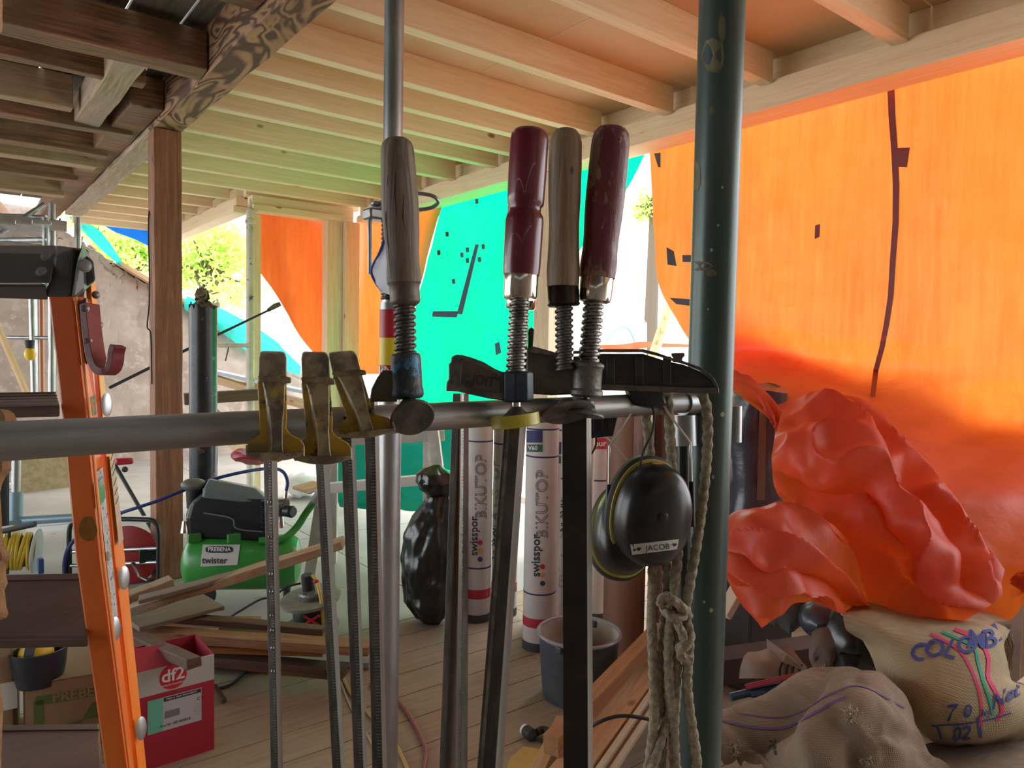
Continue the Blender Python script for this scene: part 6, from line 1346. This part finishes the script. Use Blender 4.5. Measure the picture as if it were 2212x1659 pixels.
fs = net_surface([[(1980, 1620, 1.9), (2060, 1605, 1.92), (2140, 1600, 1.92), (2300, 1590, 1.95)], [(1990, 1660, 1.78), (2060, 1655, 1.78), (2140, 1650, 1.78), (2300, 1645, 1.8)], [(1990, 1720, 1.68), (2060, 1720, 1.68), (2140, 1720, 1.68), (2300, 1720, 1.7)]], 8, lambda p, u, v: .02*ridge(p, 3, 9, 3))
obj('burlap_sack', fs, burlB, label='flat brown burlap in the bottom right corner below the printed sack', cat='sack', solid=.006)
# things in the shadow
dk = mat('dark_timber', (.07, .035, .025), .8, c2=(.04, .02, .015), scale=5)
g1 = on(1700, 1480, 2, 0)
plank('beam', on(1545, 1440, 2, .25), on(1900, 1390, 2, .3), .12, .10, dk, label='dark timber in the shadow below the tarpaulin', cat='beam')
plank('lath', P(1562, 1330, 2.5), P(1640, 1190, 2.6), .05, .03, cream, label='pale lath behind the green tube under the tarpaulin edge', cat='batten')
wl = thing('dust_brush', 'red and blue hand tool lying on the brown sack in the shadow', 'tool', P(1660, 1480, 2.05))
obj('red_strip', MB().loft([[P(1608, 1478, 2.06), P(1612, 1490, 2.05), P(1614, 1490, 2.09), P(1610, 1478, 2.1)], [P(1775, 1440, 2.1), P(1778, 1450, 2.09), P(1780, 1450, 2.13), P(1777, 1440, 2.14)]]), mat('tool_red', (.30, .02, .05), .4), wl, bev=.002, smooth=False)
obj('blue_body', MB().loft([[P(1612, 1492, 2.06), P(1622, 1508, 2.05), P(1624, 1508, 2.12), P(1614, 1490, 2.12)], [P(1745, 1462, 2.1), P(1748, 1486, 2.09), P(1750, 1486, 2.16), P(1747, 1460, 2.16)]]), mat('tool_blue', (.01, .05, .12), .4), wl, bev=.004, smooth=False)
obj('handle', MB().tube([P(1578, 1506, 2.05), P(1618, 1496, 2.06)], 9*2.05/FPX, 14), mat('tool_handle', (.02, .06, .10), .25), wl)
pb = thing('paper_bag', 'pale crumpled paper bag with printed arcs in the dark corner', 'bag', P(1660, 1450, 2.25))
mpb = net_surface([[(1615, 1412, 2.25), (1660, 1405, 2.25), (1700, 1400, 2.27), (1735, 1440, 2.3)], [(1600, 1440, 2.2), (1660, 1435, 2.2), (1705, 1430, 2.22), (1742, 1450, 2.26)], [(1596, 1466, 2.18), (1660, 1466, 2.18), (1705, 1462, 2.2), (1745, 1462, 2.24)]], 6, lambda p, u, v: .012*ridge(p, 6, 4))
obj('bag_body', mpb, mat('bag_paper', (.36, .32, .27), .8), pb, solid=.003)
obj('bag_flap', MB().add([P(1656, 1380, 2.26), P(1700, 1412, 2.22), P(1740, 1448, 2.2), P(1690, 1430, 2.2), P(1658, 1404, 2.24)], [(0, 1, 2, 3, 4)]), mat('bag_paper', (0, 0, 0)), pb, smooth=False, solid=.003)
bpb = bvh_of(mpb)
for i in range(4):
    r = 22-i*1.5; cx_ = 1700+i*13
    stripe([(cx_+r*math.cos(a)*.6-4, 1452+r*math.sin(a)) for a in [math.pi*(.85+.5*j/6) for j in range(7)]], 4, ink, pb, bpb, 'printed_arc')
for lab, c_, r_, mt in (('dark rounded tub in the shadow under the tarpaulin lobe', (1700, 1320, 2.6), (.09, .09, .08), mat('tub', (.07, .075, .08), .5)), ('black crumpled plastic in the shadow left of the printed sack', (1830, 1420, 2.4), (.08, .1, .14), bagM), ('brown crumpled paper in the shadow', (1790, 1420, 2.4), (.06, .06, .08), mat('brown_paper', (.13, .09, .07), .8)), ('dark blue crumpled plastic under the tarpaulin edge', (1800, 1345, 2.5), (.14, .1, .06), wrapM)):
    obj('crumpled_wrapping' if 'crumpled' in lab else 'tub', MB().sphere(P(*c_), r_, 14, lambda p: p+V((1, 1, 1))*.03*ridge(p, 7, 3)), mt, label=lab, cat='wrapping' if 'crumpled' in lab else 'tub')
cab = thing('cabinet_panel', 'cream painted panel at the right edge behind the printed sack', 'panel', P(2200, 1400, 2.35))
obj('panel', MB().box(P(2250, 1400, 2.6), (.3, .04, .62)), mat('cream_paint', (.45, .37, .25), .5), cab, smooth=False, bev=.004)
obj('lower_rail', MB().box(P(2240, 1470, 2.4), (.26, .04, .05)), mat('cream_paint', (0, 0, 0)), cab, smooth=False, bev=.003)
br = thing('straw_brush', 'bundle of straw bristles behind the right side of the printed sack', 'brush', P(2172, 1400, 2.2)); sb = MB()
for i in range(90):
    x = 2150+random.uniform(0, 26); p0 = P(x, 1352+random.uniform(-6, 6), 2.2+random.uniform(0, .04)); p1 = P(x+random.uniform(4, 18), 1400, 2.2); p2 = P(2160+random.uniform(0, 26), 1452+random.uniform(-12, 10), 2.22); sb.tube(catmull([p0, p1, p2], 3), .0014, 4)
obj('bristles', sb, mat('straw', (.28, .19, .12), .8), br, kind='stuff'); obj('binding', MB().tube([P(2150, 1352, 2.2), P(2178, 1350, 2.2)], .012, 10), burlB, br)
# ================================================================ outside
leafM = mat('leaves', (.45, .62, .14), .6, c2=(.62, .75, .25), scale=1.2); barkM = mat('bark', (.12, .09, .06), .9)
m, nt, bb = MC['leaves'], MC['leaves'].node_tree, MC['leaves'].node_tree.nodes['Principled BSDF']
trn = nt.nodes.new('ShaderNodeBsdfTranslucent'); trn.inputs[0].default_value = (.75, .95, .28, 1); mxs = nt.nodes.new('ShaderNodeMixShader'); mxs.inputs[0].default_value = .55
nt.links.new(bb.outputs[0], mxs.inputs[1]); nt.links.new(trn.outputs[0], mxs.inputs[2]); nt.links.new(mxs.outputs[0], nt.nodes['Material Output'].inputs[0])
def tree(label, px_, py_, D, rx, rz, n, seed):
    rnd = random.Random(seed); c = P(px_, py_, D); t = thing('tree', label, 'tree', (c.x, c.y, -.5))
    obj('trunk', MB().tube([(c.x, c.y, -.57), (c.x+.1, c.y, c.z-rz*.4), (c.x, c.y, c.z+rz*.5)], [.22, .16, .05], 10), barkM, t)
    br_ = MB(); cl = []
    for i in range(26):
        a = rnd.uniform(0, 6.28); ph = rnd.uniform(-.6, 1.2); r = rnd.uniform(.35, .95)
        e = c+V((math.cos(a)*math.cos(ph)*rx*r, math.sin(a)*math.cos(ph)*rx*r, math.sin(ph)*rz*r)); cl.append(e)
        br_.tube([(c.x, c.y, c.z-rz*.5+rnd.uniform(0, rz*.6)), (c+e)/2, e], [.06, .04, .015], 5)
    obj('branches', br_, barkM, t, kind='stuff')
    lf = MB()
    for i in range(n):
        e = cl[i % 26]; p = e+V((rnd.gauss(0, .26), rnd.gauss(0, .26), rnd.gauss(0, .22)))*rx*.8
        u = V((rnd.uniform(-1, 1), rnd.uniform(-1, 1), rnd.uniform(-1, 1))).normalized(); w_ = u.orthogonal().normalized(); s_ = rnd.uniform(.05, .10)
        lf.add([p-u*s_, p+w_*s_*.6, p+u*s_, p-w_*s_*.6], [(0, 1, 2, 3)])
    obj('foliage', lf, leafM, t, smooth=False, kind='stuff')
tree('sunlit tree right of the old timber post beyond the wall', 450, 590, 17, 1.15, 1.25, 4200, 1)
tree('sunlit tree left of the old timber post beyond the rubble wall', 285, 560, 18.5, 1.0, .9, 3600, 2)
tree('hazy tree seen above the turquoise net strip', 215, 520, 23, 1.3, 1.1, 3000, 3)
tree('small bush top seen in the gap between green net and orange sheet', 1410, 450, 20, .6, .6, 900, 4)
hw_ = mat('house_wall', (.86, .86, .84), .9); rf = mat('house_roof', (.70, .62, .58), .8); wn = mat('house_window', (.50, .56, .60), .3)
def house(label, px_, py_, D, w_, h_, wins):
    c = P(px_, py_, D); t = thing('house', label, 'house', (c.x, c.y, -.57)); f = V((_f.x, _f.y, 0)).normalized(); r = V((f.y, -f.x, 0))
    M = MX((r, f, V((0, 0, 1)))).transposed().to_4x4(); M.translation = V((c.x, c.y, -.57))
    obj('wall', MB(M).box((0, 2.5, (c.z+.57)/2), (w_, 5, c.z+.57)), hw_, t, smooth=False)
    obj('roof', MB(M).loft([[V((-w_/2-.3, -.3, c.z+.57)), V((w_/2+.3, -.3, c.z+.57)), V((w_/2+.3, 5.3, c.z+.57)), V((-w_/2-.3, 5.3, c.z+.57))], [V((-w_/2-.1, 2.4, c.z+.57+h_)), V((w_/2+.1, 2.4, c.z+.57+h_)), V((w_/2+.1, 2.6, c.z+.57+h_)), V((-w_/2-.1, 2.6, c.z+.57+h_))]]), rf, t, smooth=False)
    for x, z_ in wins:
        wf = obj('window_frame', MB(M).box((x, -.02, c.z+.57-z_), (1.0, .06, 1.2)), white, t, smooth=False)
        obj('pane', MB(M).box((x, -.05, c.z+.57-z_), (.8, .04, 1.0)), wn, wf, smooth=False)
house('pale house seen between the white prop and the slanted orange sheet', 620, 660, 30, 8, 1.2, [(-1.2, 1.8), (1.6, 1.8), (.6, 4)])
house('pale house seen through the gap right of the blotchy red handle', 1390, 560, 34, 5, 1.0, [(-1, 1.8), (1, 1.8)])
# barrier tape, fence and ladder seen through the gap
bf = thing('site_barrier', 'white barrier frame with orange tape beyond the clamps', 'barrier', P(1360, 760, 8))
for x in (1295, 1393): q_ = P(x, 740, 8); obj('leg', MB().tube([q_, (q_.x, q_.y, -.57)], .022, 10), white, bf)
for a, c_ in (((1295, 697, 8), (1393, 697, 8)), ((1393, 697, 8), (1393, 760, 8)), ((1295, 750, 8), (1500, 738, 8))): obj('rail', MB().tube([P(*a), P(*c_)], .022, 10), white, bf)
obj('hoop', MB().tube(catmull([P(1305, 752, 7.9), P(1320, 722, 7.9), P(1342, 706, 7.9), P(1362, 714, 7.9), P(1376, 752, 7.9)], 6), .018, 10), mat('pale_blue', (.35, .5, .62), .4), bf)
obj('warning_tape', net_surface([[(1290, 745, 7.8), (1340, 744, 7.8), (1390, 738, 7.8), (1440, 742, 7.8), (1500, 744, 7.8)], [(1290, 750, 7.8), (1340, 762, 7.8), (1390, 752, 7.8), (1440, 750, 7.8), (1500, 750, 7.8)]], 5, lambda p, u, v: .03*fbm(p*6)), sheet('tape_orange', (.9, .12, .05), (1, .15, .05), .5, bmp=0), bf)
sl = thing('leaning_ladder', 'slim wooden ladder rail leaning beyond the gap left of the green tube', 'ladder', P(1420, 740, 7))
q_ = P(1412, 765, 6.9); plank('stile', q_+(q_-P(1448, 660, 7.1))*4.05, P(1412, 765, 6.9), .09, .04, spruceP, parent=sl)
plank('stile', P(1412, 765, 6.9), P(1448, 660, 7.1), .09, .04, spruceP, parent=sl)
for i in range(3): obj('slot', MB().box(P(1420+i*9, 738-i*26, 6.93), (.05, .02, .05)), mat('slot_orange', (.75, .33, .10), .5), sl, bev=.01)
